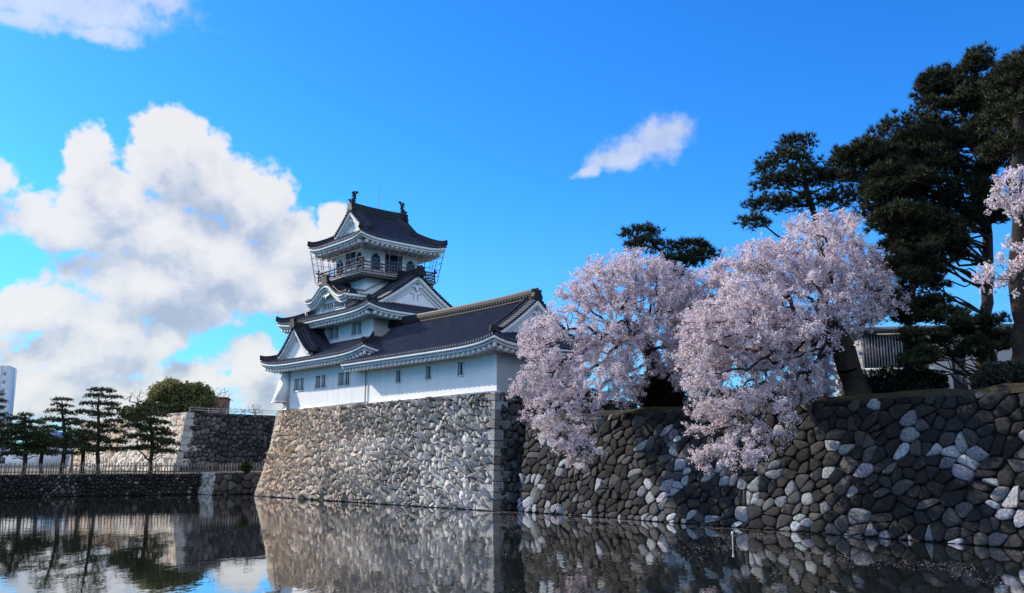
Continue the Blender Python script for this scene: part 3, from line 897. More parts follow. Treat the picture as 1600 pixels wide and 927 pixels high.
# --- walls
GF = lambda v: (lambda a, d, z: L(a, v + d, z))      # faces the camera's left
GR = lambda u: (lambda a, d, z: L(u + d, a, z))      # faces the camera's right
LW = [(31.0, 32.9), (26.75, 28.7), (22.4, 24.4)]
P = MB()
wall_panel(P, GF(1.8), 19.56, 33.9, CZ, 13.2, [(a, b, 10.42, 11.62) for a, b in LW])
lbox(P, 33.9, 35.6, 1.86, 15.6, CZ, 13.2, DIM)
P.quad(L(33.9, 15.6, CZ), L(19.6, 15.6, CZ), L(19.6, 15.6, 13.2), L(33.9, 15.6, 13.2))
lbox(P, 19.0, 34.9, 1.72, 2.2, CZ - 0.02, CZ + 0.16, DIM)
P.build('lower_wall', M['plaster'], castle)
for a, b in LW: window(GF(1.8), a, b, 10.42, 11.62, 3, 2)
P = MB()
RWN = [(c - 0.34, c + 0.34, 10.12, 11.16) for c in (14.55, 10.23, 6.02)]
wall_panel(P, GF(1.8), 1.7, 19.56, CZ, 12.25, RWN)
P.quad(L(1.7, 1.8, CZ), L(1.7, 10.3, CZ), L(1.7, 10.3, 12.3), L(1.7, 1.8, 12.3)); P.quad(L(1.7, 10.3, CZ), L(22, 10.3, CZ), L(22, 10.3, 12.3), L(1.7, 10.3, 12.3))
lbox(P, 1.62, 19.0, 1.72, 2.2, CZ - 0.02, CZ + 0.12, DIM)
P.build('wing_wall', M['plaster'], castle)
for a, b, c, d in RWN: window(GF(1.8), a, b, c, d, 2, 1)
mb = MB()
mb.tube([L(19.56, 1.68, CZ + 0.1), L(19.56, 1.68, 12.0)], 0.06, 6, (0.2, 0.2, 0.21))
mb.build('downpipe', M['metal'], castle)
# stone-dropping chute at the left end of the front wall
mb = MB()
a, b = 33.95, 35.35
mb.hexa([L(a, 0.62, 9.42), L(b, 0.62, 9.42), L(b, 1.85, 9.42), L(a, 1.85, 9.42), L(a, 1.70, 12.5), L(b, 1.70, 12.5), L(b, 1.85, 12.5), L(a, 1.85, 12.5)], WHITE)
lbox(mb, a - 0.06, b + 0.06, 0.55, 1.84, 9.30, 9.42, DIM)
mb.build('stone_drop_chute', M['plaster'], castle)
mb = MB()
lbox(mb, 33.86, 33.945, 1.60, 1.82, CZ + 0.02, 12.9, (0.45, 0.46, 0.48))
mb.build('corner_board', M['paint'], castle)
P = MB()
MW = [(28.25, 30.05, 15.55, 16.72), (24.0, 25.75, 15.55, 16.72)]
wall_panel(P, GF(3.9), 22.0, 35.7, 14.6, 17.55, MW)
P.quad(L(22, 3.9, 14), L(22, 13.6, 14), L(22, 13.6, 17.55), L(22, 3.9, 17.55)); P.quad(L(35.7, 3.9, 14), L(35.7, 13.6, 14), L(35.7, 13.6, 17.55), L(35.7, 3.9, 17.55))
P.quad(L(22, 13.6, 14), L(35.7, 13.6, 14), L(35.7, 13.6, 17.55), L(22, 13.6, 17.55))
lbox(P, 21.93, 35.77, 3.80, 3.9, 15.0, 15.16, DIM)
P.build('middle_wall', M['plaster'], castle)
for a, b, c, d in MW: window(GF(3.9), a, b, c, d, 3, 2)

# --- roofs
def two(name, parent): return name, parent
def build_roof(name, T, P, gables=()):
    r = T.build(name, M['tile'], castle, smooth=40)
    P.build('eave', M['plaster'], r)
    for (gt, gp) in gables:
        if gt.n:
            g = gp.build('gable', M['plaster'], r)
            gt.build('gable_tile', M['tile'], r, smooth=40)
    return r
# lowest roof of the keep, with a gable on its front slope
T, P, g1 = MB(), MB(), (MB(), MB())
skirt(T, P, (17.7, 37.4, 0.15, 17.3), (22.0, 35.7, 3.9, 13.6), 13.15, 15.1, 0.55, (1.65, 1.7, 1.9, 1.8))
gc, gv = 31.5, 1.15
def chid(w): return 14.0 + 2.75 * (1 - abs(w) / 3.15) ** 1.25 if abs(w) < 3.15 else 14.0
G = lambda w, n, z: L(gc + np.asarray(w), gv - np.asarray(n), z)
gable(g1, G, 3.1, chid, 13.55, ornament=0.6, sn=0.8)
for sg in (-1, 1):
    w = np.linspace(0, 3.3, 10); zz = np.array([chid(x) for x in w])
    vv = np.linspace(gv - 0.4, 4.3, 5)
    g1[0].grid(np.stack([L(gc + sg * w, v, zz) for v in vv]), TILE)
    for v in np.arange(gv + 0.2, 4.1, 0.31):
        q = L(gc + sg * w, v, zz + 0.03)
        g1[0].tube(q, 0.09, 6, TILE2)
main_ridge(g1[0], L(gc, gv - 0.55, 16.7), L(gc, 3.95, 16.7), 0.36, 0.42, dots=False)
build_roof('lower_roof', T, P, (g1,))
# long roof of the wing
T, P, g1 = MB(), MB(), (MB(), MB())
irimoya(T, P, (0.05, 21.3, 0.1, 12.0), 'u', 5.95, None, 12.2, 4.0, 0.5, 2.0, 1.7, ends=(1, 0), orn=0.9, gparts=(g1, None))
main_ridge(T, L(1.75, 6.05, 16.1), L(22.0, 6.05, 16.1), 0.5, 0.68)
build_roof('wing_roof', T, P, (g1,))
# big hip-and-gable roof of the middle storey
T, P, g1, g2 = MB(), MB(), (MB(), MB()), (MB(), MB())
irimoya(T, P, (19.9, 37.8, 2.0, 15.5), 'u', 6.75, None, 17.5, 4.2, 0.5, 2.1, 1.9, orn=1.15, gparts=(g1, g2))
main_ridge(T, L(21.2, 8.75, 21.6), L(24.5, 8.75, 21.6), 0.5, 0.6, dots=False)
main_ridge(T, L(33.8, 8.75, 21.6), L(36.4, 8.75, 21.6), 0.5, 0.6, dots=False)
mid = build_roof('middle_roof', T, P, (g1, g2))
# bow-shaped dormer gable on the front slope
T, P = MB(), MB()
kc, khw = 29.15, 3.75
def bow(w):
    w = abs(w); t = min(w / 3.0, 1.0)
    return 19.62 + 1.32 * (0.5 + 0.5 * math.cos(math.pi * t)) + 0.10 * max(0, (w - 3.0) / 0.75) ** 2
w = np.linspace(-khw, khw, 41); zz = np.array([bow(x) for x in w])
vv = np.linspace(2.6, 6.2, 5)
T.grid(np.stack([L(kc + w, v, zz) for v in vv]), TILE)
for v in np.arange(2.65, 6.1, 0.31): T.tube(L(kc + w, v, zz + 0.04), 0.09, 6, TILE2)
T.grid(np.stack([L(kc + w, 2.55, zz + 0.13), L(kc + w, 2.55, zz - 0.06)]), TILE)
for sg in (-1, 1): bar_path(T, L(kc + w, 2.95 if sg < 0 else 3.35, zz + 0.05), 0.26, 0.26, np.array([0, 1.0, 0]), RIDGE)
main_ridge(T, L(kc, 2.75, 21.0), L(kc, 6.1, 21.0), 0.34, 0.34, dots=False)
def kband(d0, d1, v0, v1, col=WHITE):
    P.grid(np.stack([L(kc + w, v1, zz - d0), L(kc + w, v0, zz - d0), L(kc + w, v0, zz - d1), L(kc + w, v1, zz - d1)]), col)
kband(0.06, 0.34, 2.6, 3.6); kband(0.35, 0.58, 2.75, 3.6, DIM); kband(0.60, 0.86, 2.92, 3.6)
for sg in (-1, 1):   # side eaves and cheeks
    u = kc + sg * (khw - 0.02)
    lbox(P, min(u, u - sg * 0.45), max(u, u - sg * 0.45), 2.6, 5.6, 19.40, 19.66, WHITE)
    for v in np.arange(3.0, 5.4, 0.46): lbox(P, min(u - sg * .12, u - sg * .9), max(u - sg * .12, u - sg * .9), v - .1, v + .1, 19.2, 19.40, DIM)
    u = kc + sg * 2.9
    P.quad(L(u, 3.35, 18.0), L(u, 5.6, 18.0), L(u, 5.6, 19.6), L(u, 3.35, 19.6))
kw = np.linspace(-2.9, 2.9, 31); kz = np.array([bow(x) for x in kw]) - 0.7
hz = [(25.9, 28.3, 18.75, 19.2)]
wall_panel(P, GF(3.5), kc - 2.9, kc + 2.9, 18.0, 19.22, [(26.6, 30.9, 18.62, 19.2)])
P.grid(np.stack([L(kc + kw, 3.5, kz), L(kc + kw, 3.5, np.full(31, 19.2))]), DIM)
pn = [(0, .08), (.25, -.05), (.5, .02), (.72, -.18), (.4, -.34), (.16, -.3), (0, -.55)]
pn = pn + [(-x, y) for x, y in pn[-2:0:-1]]
A = np.array([L(kc + x, 2.78, 20.1 + y) for x, y in pn]); Bk = np.array([L(kc + x, 2.95, 20.1 + y) for x, y in pn]); n = len(pn)
P.add(np.concatenate([A, Bk]), [tuple(range(n))] + [(i, (i + 1) % n, n + (i + 1) % n, n + i) for i in range(n)], (0.9, 0.95, 0.93))
d = T.build('bow_gable', M['tile'], castle, smooth=40)
P.build('eave', M['plaster'], d)
window(GF(3.5), 26.6, 30.9, 18.62, 19.2, 6, 2)
# neck under the balcony
P = MB()
lbox(P, 26.2, 32.0, 5.6, 11.9, 19.2, 21.9)
P.build('neck_wall', M['plaster'], castle)
P = MB()
for (p, q) in ((L(26.12, 5.5, 20.35), L(29.0, 5.5, 20.95)),): P.tube([p, q], 0.09, 6)
P.tube([L(26.12, 5.5, 20.35), L(26.12, 8.0, 21.75)], 0.09, 6); P.build('flashing', M['plaster'], castle)

# --- balcony
BR = (24.7, 33.6, 4.25, 13.25)
mb = MB()
WD = (0.115, 0.082, 0.075); WL = (0.34, 0.31, 0.30)
lbox(mb, BR[0], BR[1], BR[2], BR[3], 21.92, 22.06, WD); 
lbox(mb, BR[0] - .05, BR[1] + .05, BR[2] - .05, BR[3] + .05, 21.78, 21.92, WL)
for u in np.arange(BR[0] + .3, BR[1], 0.75): lbox(mb, u - .08, u + .08, BR[2] + .1, BR[3] - .1, 21.56, 21.78, (0.18, 0.16, 0.16))
balc = mb.build('balcony', M['wood'], castle)
mb = MB()
cs = [(BR[0] + .1, BR[2] + .1), (BR[1] - .1, BR[2] + .1), (BR[1] - .1, BR[3] - .1), (BR[0] + .1, BR[3] - .1)]
for i in range(4):
    p, q = np.array(cs[i]), np.array(cs[(i + 1) % 4])
    n = 8
    d = (q - p) / np.linalg.norm(q - p)
    for z, r, ex in ((22.30, 0.055, 0), (22.62, 0.05, 0), (22.95, 0.075, 0.35)):
        a, b = p - d * ex, q + d * ex
        mb.tube([L(*a, z + (0.08 if ex else 0)), L(*(a + d * .5), z), L(*(b - d * .5), z), L(*b, z + (0.08 if ex else 0))], r, 6, WD)
    for k in range(n + 1):
        c = p + (q - p) * k / n
        mb.tube([L(*c, 22.05), L(*c, 22.95 if 0 < k < n else 23.2)], 0.06 if 0 < k < n else 0.085, 6, WD)
        if k in (0, n): mb.tube([L(*c, 23.2), L(*c, 23.28), L(*c, 23.42)], [0.12, 0.12, 0.02], 6, (0.03, 0.03, 0.03))
mb.build('railing', M['wood'], balc, smooth=40)

# --- top storey
TU0, TU1, TV0, TV1 = 26.6, 31.7, 5.3, 12.2
P = MB()
wall_panel(P, GF(TV0), TU0, TU1, 22.05, 25.5, [(27.95, 29.5, 23.15, 24.5)], 0.15)
wall_panel(P, GR(TU0), TV0, TV1, 22.05, 25.5, [(8.2, 10.1, 22.7, 24.6)], 0.3)
P.quad(L(TU1, TV0, 22), L(TU1, TV1, 22), L(TU1, TV1, 25.5), L(TU1, TV0, 25.5)); P.quad(L(TU0, TV1, 22), L(TU1, TV1, 22), L(TU1, TV1, 25.5), L(TU0, TV1, 25.5))
for z in (22.6, 24.75):
    lbox(P, TU0 - .05, TU1 + .05, TV0 - .06, TV0 - .003, z, z + .12, DIM); lbox(P, TU0 - .06, TU0 - .003, TV0 - .05, TV1, z, z + .12, DIM)
P.build('top_wall', M['plaster'], castle)
def plain_window(name, G, x0, x1, y0, y1, depth, col):
    pn = MB(); pn.quad(G(x0, depth, y0), G(x1, depth, y0), G(x1, depth, y1), G(x0, depth, y1), col)
    w = pn.build(name, M['glass'], castle)
    f = MB()
    for (a0, a1, b0, b1) in ((x0 - .09, x0, y0 - .09, y1 + .09), (x1, x1 + .09, y0 - .09, y1 + .09), (x0, x1, y1, y1 + .09), (x0, x1, y0 - .09, y0)):
        f.hexa([G(a0, -.06, b0), G(a1, -.06, b0), G(a1, .05, b0), G(a0, .05, b0), G(a0, -.06, b1), G(a1, -.06, b1), G(a1, .05, b1), G(a0, .05, b1)], (0.05, 0.04, 0.04))
    n = max(2, int((x1 - x0) / 0.5))
    for k in range(1, n):
        c = x0 + (x1 - x0) * k / n
        f.hexa([G(c - .03, -.0, y0), G(c + .03, -.0, y0), G(c + .03, .05, y0), G(c - .03, .05, y0), G(c - .03, -.0, y1), G(c + .03, -.0, y1), G(c + .03, .05, y1), G(c - .03, .05, y1)], (0.05, 0.045, 0.045))
    f.build('window_frame', M['wood'], w)
plain_window('window', GF(TV0), 27.95, 29.5, 23.15, 24.5, 0.15, (0.10, 0.085, 0.075))
plain_window('doorway', GR(TU0), 8.2, 10.1, 22.7, 24.6, 0.3, (0.02, 0.018, 0.018))
def bell_window(G, c, hw, y0, y1):
    """arched, bell-shaped window with a dark frame standing just proud of the wall"""
    o = [(-1.08, 0), (-1.0, .35), (-.95, .62), (-.72, .84), (-.3, .97), (0, 1.03), (.3, .97), (.72, .84), (.95, .62), (1.0, .35), (1.08, 0)]
    A = np.array([G(c + x * hw, -0.03, y0 + y * (y1 - y0)) for x, y in o])
    mb = MB(); mb.add(A, np.array([list(range(len(o)))]), (0.05, 0.055, 0.075))
    w = mb.build('bell_window', M['glass'], castle)
    f = MB(); f.tube(np.array([G(c + x * hw, -0.05, y0 + y * (y1 - y0)) for x, y in o]), 0.07, 6, (0.035, 0.03, 0.03))
    f.tube([G(c - hw * 1.08, -0.05, y0), G(c + hw * 1.08, -0.05, y0)], 0.07, 6, (0.035, 0.03, 0.03))
    for x in (-.5, 0, .5): f.tube([G(c + x * hw, -0.045, y0), G(c + x * hw, -0.045, y0 + (y1 - y0) * (0.9 if x else 1))], 0.025, 4, (0.03, 0.03, 0.03))
    f.build('window_frame', M['wood'], w)
bell_window(GF(TV0), 30.75, 0.5, 22.7, 24.1); bell_window(GF(TV0), 27.05, 0.42, 22.9, 24.3)
bell_window(GR(TU0), 6.95, 0.5, 22.9, 24.35); bell_window(GR(TU0), 11.3, 0.5, 22.8, 24.2)
# top roof
T, P, g1, g2 = MB(), MB(), (MB(), MB()), (MB(), MB())
irimoya(T, P, (24.0, 34.3, 3.45, 14.1), 'v', 5.15, None, 25.45, 3.85, 0.42, 2.25, 2.0, orn=0.75, gparts=(g1, g2))
main_ridge(T, L(29.15, 5.35, 29.15), L(29.15, 12.2, 29.15), 0.5, 0.8, dots=False)
build_roof('top_roof', T, P, (g1, g2))
# fish-shaped ridge ornaments
def fish(v, face):
    mb = MB()
    f = np.array([0, -face, 0.0]); z = np.array([0, 0, 1.0]); sd = np.array([1.0, 0, 0])
    b = L(29.15, v, 29.95)
    pts = [b + f * .10 - z * .1, b + f * .28 + z * .18, b + f * .20 + z * .48, b - f * .02 + z * .78, b - f * .10 + z * 1.05, b + f * .02 + z * 1.28]
    mb.tube(pts, [.24, .27, .22, .15, .10, .05], 8, RIDGE)
    def fin(p, d1, d2, t=.05):
        A = np.array([p, p + d1, p + (d1 + d2) * .55, p + d2]); mb.add(np.concatenate([A - sd * t, A + sd * t]), [(0, 1, 2, 3), (7, 6, 5, 4), (0, 1, 5, 4), (1, 2, 6, 5), (2, 3, 7, 6), (3, 0, 4, 7)], RIDGE)
    fin(pts[4] - z * .05, f * .10 + z * .52, f * .50 + z * .22); fin(pts[4], -f * .40 + z * .42, z * .45 + f * .02)
    fin(pts[1] + f * .1, f * .38 + z * .22, f * .15 + z * .34); fin(pts[2] - f * .1, -f * .38 + z * .22, -f * .05 + z * .34); fin(pts[3] + f * .05, f * .34 + z * .2, z * .3); fin(pts[1] - f * .2, -f * .3 + z * .25, z * .35)
    for s in (-1, 1): mb.tube([pts[1] + sd * s * .2, pts[1] + sd * s * .48 + z * .25], [.09, .02], 5, RIDGE)
    mb.tube([b - z * .5, b - z * .05], [.34, .24], 8, RIDGE)
    mb.build('ridge_fish', M['tile'], castle, smooth=40)
fish(5.75, 1); fish(11.8, -1)
mb = MB(); mb.tube([L(29.15, 8.75, 29.7), L(29.15, 8.75, 31.5), L(29.15, 8.75, 32.95)], [.045, .035, .02], 6, (0.25, 0.27, 0.3))
mb.build('lightning_rod', M['metal'], castle)
# protective wire cage between the top eave and the balcony
mb = MB()
eo = [(24.15, 3.6), (34.15, 3.6), (34.15, 13.95), (24.15, 13.95)]; bo = [(BR[0] - .1, BR[2] - .1), (BR[1] + .1, BR[2] - .1), (BR[1] + .1, BR[3] + .1), (BR[0] - .1, BR[3] + .1)]
WIRE = (0.16, 0.17, 0.18)
for i in range(4):
    e0, e1, b0, b1 = [np.array(x) for x in (eo[i], eo[(i + 1) % 4], bo[i], bo[(i + 1) % 4])]
    n = 9
    for k in range(n):
        t = k / n
        mb.tube([L(*(e0 + (e1 - e0) * t), 25.15 + (0.4 if k == 0 else 0)), L(*(b0 + (b1 - b0) * t), 21.95)], 0.035 if k else 0.05, 4, WIRE, cap=False)
    for z in (22.6, 23.3, 24.0, 24.7):
        t = (z - 21.95) / (25.2 - 21.95)
        mb.tube([L(*(b0 + (e0 - b0) * t), z), L(*(b1 + (e1 - b1) * t), z)], 0.022, 4, WIRE, cap=False)
mb.build('safety_cage', M['metal'], castle)

# ------------------------------------------------------------------ plants
def unit(n, rng):
    v = rng.normal(size=(n, 3)); return v / np.linalg.norm(v, axis=1)[:, None]
def tufts(mb, C, axis, rng, n=12, ln=0.32, wd=0.03, col=(0.03, 0.045, 0.02), var=0.35, spread=0.9):
    """bunches of needles: n thin blades from every point of C"""
    C = np.repeat(np.asarray(C, float), n, 0)
    A = np.repeat(np.asarray(axis, float), n, 0)
    d = A + unit(len(C), rng) * spread
    d /= np.linalg.norm(d, axis=1)[:, None]
    p = np.cross(d, unit(len(C), rng)); p /= np.linalg.norm(p, axis=1)[:, None] + 1e-9
    l = ln * rng.uniform(0.6, 1.2, (len(C), 1))
    V = np.stack([C - p * wd, C + p * wd, C + d * l], 1).reshape(-1, 3)
    k = np.repeat(rng.uniform(1 - var, 1 + var, len(C) // n), n)
    c = np.repeat(np.asarray(col)[None] * k[:, None] if np.ndim(col) == 1 else np.repeat(col, n, 0) * k[:, None], 3, 0)
    mb.add(V, np.arange(len(V)).reshape(-1, 3), c)
def leaves(mb, C, rng, n=8, size=0.08, spread=0.14, col=(0.05, 0.08, 0.03), var=0.3, flat=0.0, aspect=1.0):
    """clusters of small leaf or petal faces round every point of C"""
    C0 = np.asarray(C, float); m = len(C0)
    C = np.repeat(C0, n, 0) + rng.normal(size=(m * n, 3)) * spread
    a = unit(m * n, rng); a[:, 2] *= 1 - flat; a /= np.linalg.norm(a, axis=1)[:, None]
    b = np.cross(a, unit(m * n, rng)); b /= np.linalg.norm(b, axis=1)[:, None] + 1e-9
    s = size * rng.uniform(0.6, 1.35, (m * n, 1))
    a = a * s * aspect; b = b * s
    V = np.stack([C - a * 0.9, C - b * 0.8 + a * 0.1, C + a, C + b * 0.8 - a * 0.1], 1).reshape(-1, 3)
    k = np.repeat(rng.uniform(1 - var, 1 + var, m), n) * rng.uniform(0.88, 1.12, m * n)
    base = np.asarray(col)[None] if np.ndim(col) == 1 else np.repeat(col, n, 0)
    c = np.repeat(base * k[:, None], 4, 0)
    mb.add(V, np.arange(len(V)).reshape(-1, 4), np.clip(c, 0, 0.9))
def ellipsoid(n, c, r, rng, shell=0.0):
    d = unit(n, rng); q = rng.uniform(shell ** 3, 1, (n, 1)) ** (1 / 3)
    return np.asarray(c) + d * q * np.asarray(r)
def curve(p, q, sag, rng, n=6, wob=0.08):
    p, q = np.asarray(p, float), np.asarray(q, float)
    t = np.linspace(0, 1, n)[:, None]
    P = p + (q - p) * t
    P[:, 2] += sag * 4 * (t * (1 - t))[:, 0]
    w = rng.normal(size=(n, 3)) * wob * np.linalg.norm(q - p); w[0] = w[-1] = 0
    return P + w
BARK = (0.040, 0.032, 0.027); PBARK = (0.034, 0.027, 0.023)

def skeleton(trunk, targets, rng, r0, rtip=0.010, step=0.75, pen=0.22, sag=0.0):
    """branches that reach every target point, growing out of the trunk; returns nodes, parents, radii"""
    N = [np.asarray(p, float) for p in trunk]; par = [-1] + list(range(len(trunk) - 1))
    plen = [0.0]
    for i in range(1, len(N)): plen.append(plen[-1] + np.linalg.norm(N[i] - N[i - 1]))
    start = max(1, len(N) // 2)
    plen = [0 if i >= start else 99 for i in range(len(N))]
    top = N[-1]
    T = targets[np.argsort(np.linalg.norm(targets - top, axis=1))]
    arr = np.array(N); pl = np.array(plen, float)
    for t in T:
        c = np.linalg.norm(arr - t, axis=1) + pen * pl
        k = int(np.argmin(c)); d = np.linalg.norm(arr[k] - t)
        if d < 0.12: continue
        m = max(1, int(math.ceil(d / step)))
        p0 = arr[k]
        new, prev = [], k
        for j in range(1, m + 1):
            f = j / m
            q = p0 + (t - p0) * f
            if j < m: q = q + rng.normal(size=3) * 0.10 * step + np.array([0, 0, sag * d * f * (1 - f)])
            new.append(q); par.append(prev); prev = len(arr) + j - 1
        arr = np.concatenate([arr, np.array(new)])
        pl = np.concatenate([pl, pl[k] + d * np.arange(1, m + 1) / m])
    n = len(arr); cnt = np.zeros(n)
    ch = np.zeros(n, int)
    for i in range(1, n): ch[par[i]] += 1
    for i in range(n - 1, 0, -1):
        if ch[i] == 0: cnt[i] += 1
        cnt[par[i]] += cnt[i]
    cnt = np.maximum(cnt, 1)
    e = math.log(r0 / rtip) / math.log(cnt[0])
    return arr, np.array(par), rtip * cnt ** e, cnt
def limbs(mb, arr, par, R, col, sides=5, trunk=0):
    for i in range(1, len(arr)):
        a = R[par[i]] if i < trunk else min(R[par[i]], R[i] * 1.35)
        s = sides if R[i] > 0.03 else 3
        if R[i] > 0.12: s = 9
        mb.tube([arr[par[i]], arr[i]], [a, R[i]], s, col, cap=False)

# cherry trees ------------------------------------------------------
PINK = np.array([0.71, 0.62, 0.66])
def cherry(name, trunk, r0, blobs, ntw, label, group, seed, size=0.050, per=13, gap=0.135, clump=0.24):
    """blobs: centre, radii of the crown's masses; twigs reach into them and carry blossom along their length"""
    rng = np.random.default_rng(seed)
    t = empty(name, tuple(trunk[0]))
    tag(t, label, 'cherry tree', group)
    vol = np.array([b[1][0] * b[1][1] * b[1][2] for b in blobs]) ** 0.75
    T = np.concatenate([ellipsoid(int(ntw * v / vol.sum()) + 4, c, r, rng, 0.35) for (c, r), v in zip(blobs, vol)])
    arr, par, R, cnt = skeleton(trunk, T, rng, r0, 0.011, 0.7, 0.25, 0.25)
    base = np.asarray(trunk[0], float)
    # side sprigs off the thin wood
    A, D = [], []
    for i in range(len(trunk), len(arr)):
        if cnt[i] > 9: continue
        p, q = arr[par[i]], arr[i]
        l = np.linalg.norm(q - p); m = max(1, int(l / gap))
        f = rng.random((m, 1)); A.append(p + (q - p) * f)
    A = np.concatenate(A)
    A = A[vnoise(A[:, 0] * 1.3 + A[:, 1], A[:, 2] * 1.5 + A[:, 1] * .7) > clump + 0.14 * rng.random(len(A))]
    sp = unit(len(A), rng); sp[:, 2] -= 0.25
    ends = A + sp * rng.uniform(0.15, 0.65, (len(A), 1))
    mb = MB()
    limbs(mb, arr - base, par, R, BARK, trunk=len(trunk))
    for a, b in zip(A[::2], ends[::2]): mb.tube([a - base, b - base], [0.010, 0.005], 3, BARK, cap=False)
    # root flare
    mb.tube([np.array([0, 0, -0.5]), np.array([0, 0, 0.15]), np.array([0, 0, 0.6])], [r0 * 1.5, r0 * 1.2, r0 * 0.98], 10, BARK)
    mb.build('trunk', M['bark'], t, smooth=60)
    C = np.concatenate([A + (ends - A) * f for f in (0.15, 0.6, 1.0)])
    C = C[rng.random(len(C)) < 0.92]
    C = C - base
    hue = PINK[None] * (1 + rng.normal(0, 0.07, (len(C), 1))) * (1 + rng.normal(0, 1, (len(C), 1)) * np.array([[0.0, 0.035, 0.02]]))
    mb = MB()
    leaves(mb, C, rng, per, size, 0.075, hue, 0.16)
    mb.build('crown', M['petal'], t)
    return t
def blob(x, y, Y, rx, ry, ryd):
    """crown mass centred at a photo position, half width and half height in photo pixels, half depth in metres"""
    return at(x, y, Y), np.array([rx * Y / 1400, ryd, ry * Y / 1400])
def on_bank(x, Y, z=RZ + 0.3):
    p = at(x, 640, Y); return np.array([p[0], p[1], z])
# tree by the castle, leaning out over the moat
b0 = on_bank(1040, 57.5)
tr = [b0, b0 + [-.15, -.1, 1.6], at(1028, 575, 57), at(1012, 545, 56.5), at(995, 520, 56)]
cherry('cherry_tree', tr, 0.48, [
    blob(985, 480, 56, 110, 85, 4.0), blob(960, 440, 57, 75, 55, 3), blob(1020, 440, 57.5, 75, 50, 3), blob(880, 540, 56.5, 78, 55, 3.2), blob(860, 590, 56, 62, 45, 2.6),
    blob(870, 650, 54.5, 62, 42, 1.8), blob(900, 700, 53.2, 40, 42, 1.2), blob(950, 600, 54, 75, 45, 3), blob(1000, 545, 56, 100, 50, 3.5), blob(1085, 500, 57, 55, 65, 2.6),
    blob(830, 610, 57.0, 40, 24, 1.5), blob(905, 480, 57, 50, 45, 2.2), blob(842, 525, 57.5, 36, 36, 1.8), blob(1060, 560, 56, 40, 50, 2.4), blob(1072, 470, 56, 42, 46, 2.4), blob(1000, 405, 57.5, 45, 22, 1.8)],
    1750, 'cherry tree in pink-white blossom right beside the castle, drooping over the moat', 'blossoming cherry trees on the moat bank', 3)
# the big one with the thick bare trunk in view
b0 = on_bank(1342, 45.6)
tr = [b0, b0 + [-.2, 0, 1.0], at(1326, 575, 45.4), at(1318, 545, 45.2), at(1300, 515, 45)]
cherry('cherry_tree', tr, 0.60, [
    blob(1250, 470, 46, 140, 85, 4.5), blob(1260, 400, 46.5, 110, 60, 3.5), blob(1180, 440, 46.5, 75, 70, 3.2), blob(1330, 430, 46.5, 72, 60, 3.2), blob(1160, 520, 45.5, 95, 65, 3.4),
    blob(1220, 530, 44.5, 95, 42, 3.5), blob(1330, 492, 45, 62, 24, 2.4), blob(1290, 352, 47, 60, 26, 2.2), blob(1135, 600, 44.5, 80, 50, 2.4), blob(1105, 540, 45.5, 45, 60, 2.4), blob(1190, 650, 43.6, 66, 48, 1.6), blob(1110, 660, 45.4, 46, 42, 1.5),
    blob(1150, 712, 43.3, 52, 26, 1.0), blob(1225, 595, 45, 66, 42, 2.6), blob(1385, 470, 45.5, 36, 40, 2), blob(1084, 565, 45.8, 36, 62, 1.8), blob(1092, 500, 46, 34, 44, 1.8), blob(1095, 715, 46, 26, 24, .9)],
    2100, 'widest cherry tree in pink-white blossom with a thick dark leaning trunk', 'blossoming cherry trees on the moat bank', 4)
# third one further back
b0 = on_bank(1262, 53)
tr = [b0, at(1262, 600, 53), at(1255, 560, 53), at(1240, 530, 53)]
cherry('cherry_tree', tr, 0.26, [blob(1260, 560, 53, 90, 45, 2.5), blob(1105, 495, 55, 66, 85, 2.5), blob(1118, 450, 54, 45, 36, 2), blob(1090, 590, 55, 45, 40, 2), blob(1290, 610, 54, 70, 20, 2), blob(1180, 520, 54, 90, 50, 2.5)],
    1000, 'slimmer cherry tree standing behind the widest one, its thin trunk in shade', 'blossoming cherry trees on the moat bank', 6)
# nearest one at the right edge of the view
b0 = on_bank(1700, 33.5)
tr = [b0, b0 + [-.2, 0, 2.0], at(1665, 480, 33.6), at(1640, 420, 33.6)]
cherry('cherry_tree', tr, 0.40, [blob(1580, 300, 33.5, 48, 36, 1.4), blob(1610, 420, 33.5, 60, 60, 1.6), blob(1560, 440, 33.8, 30, 38, 1), blob(1680, 360, 33.6, 90, 120, 2.6)],
    190, 'nearest cherry tree, white blossom reaching in before the tall dark pine', 'blossoming cherry trees on the moat bank', 9, size=0.06, clump=0.34)

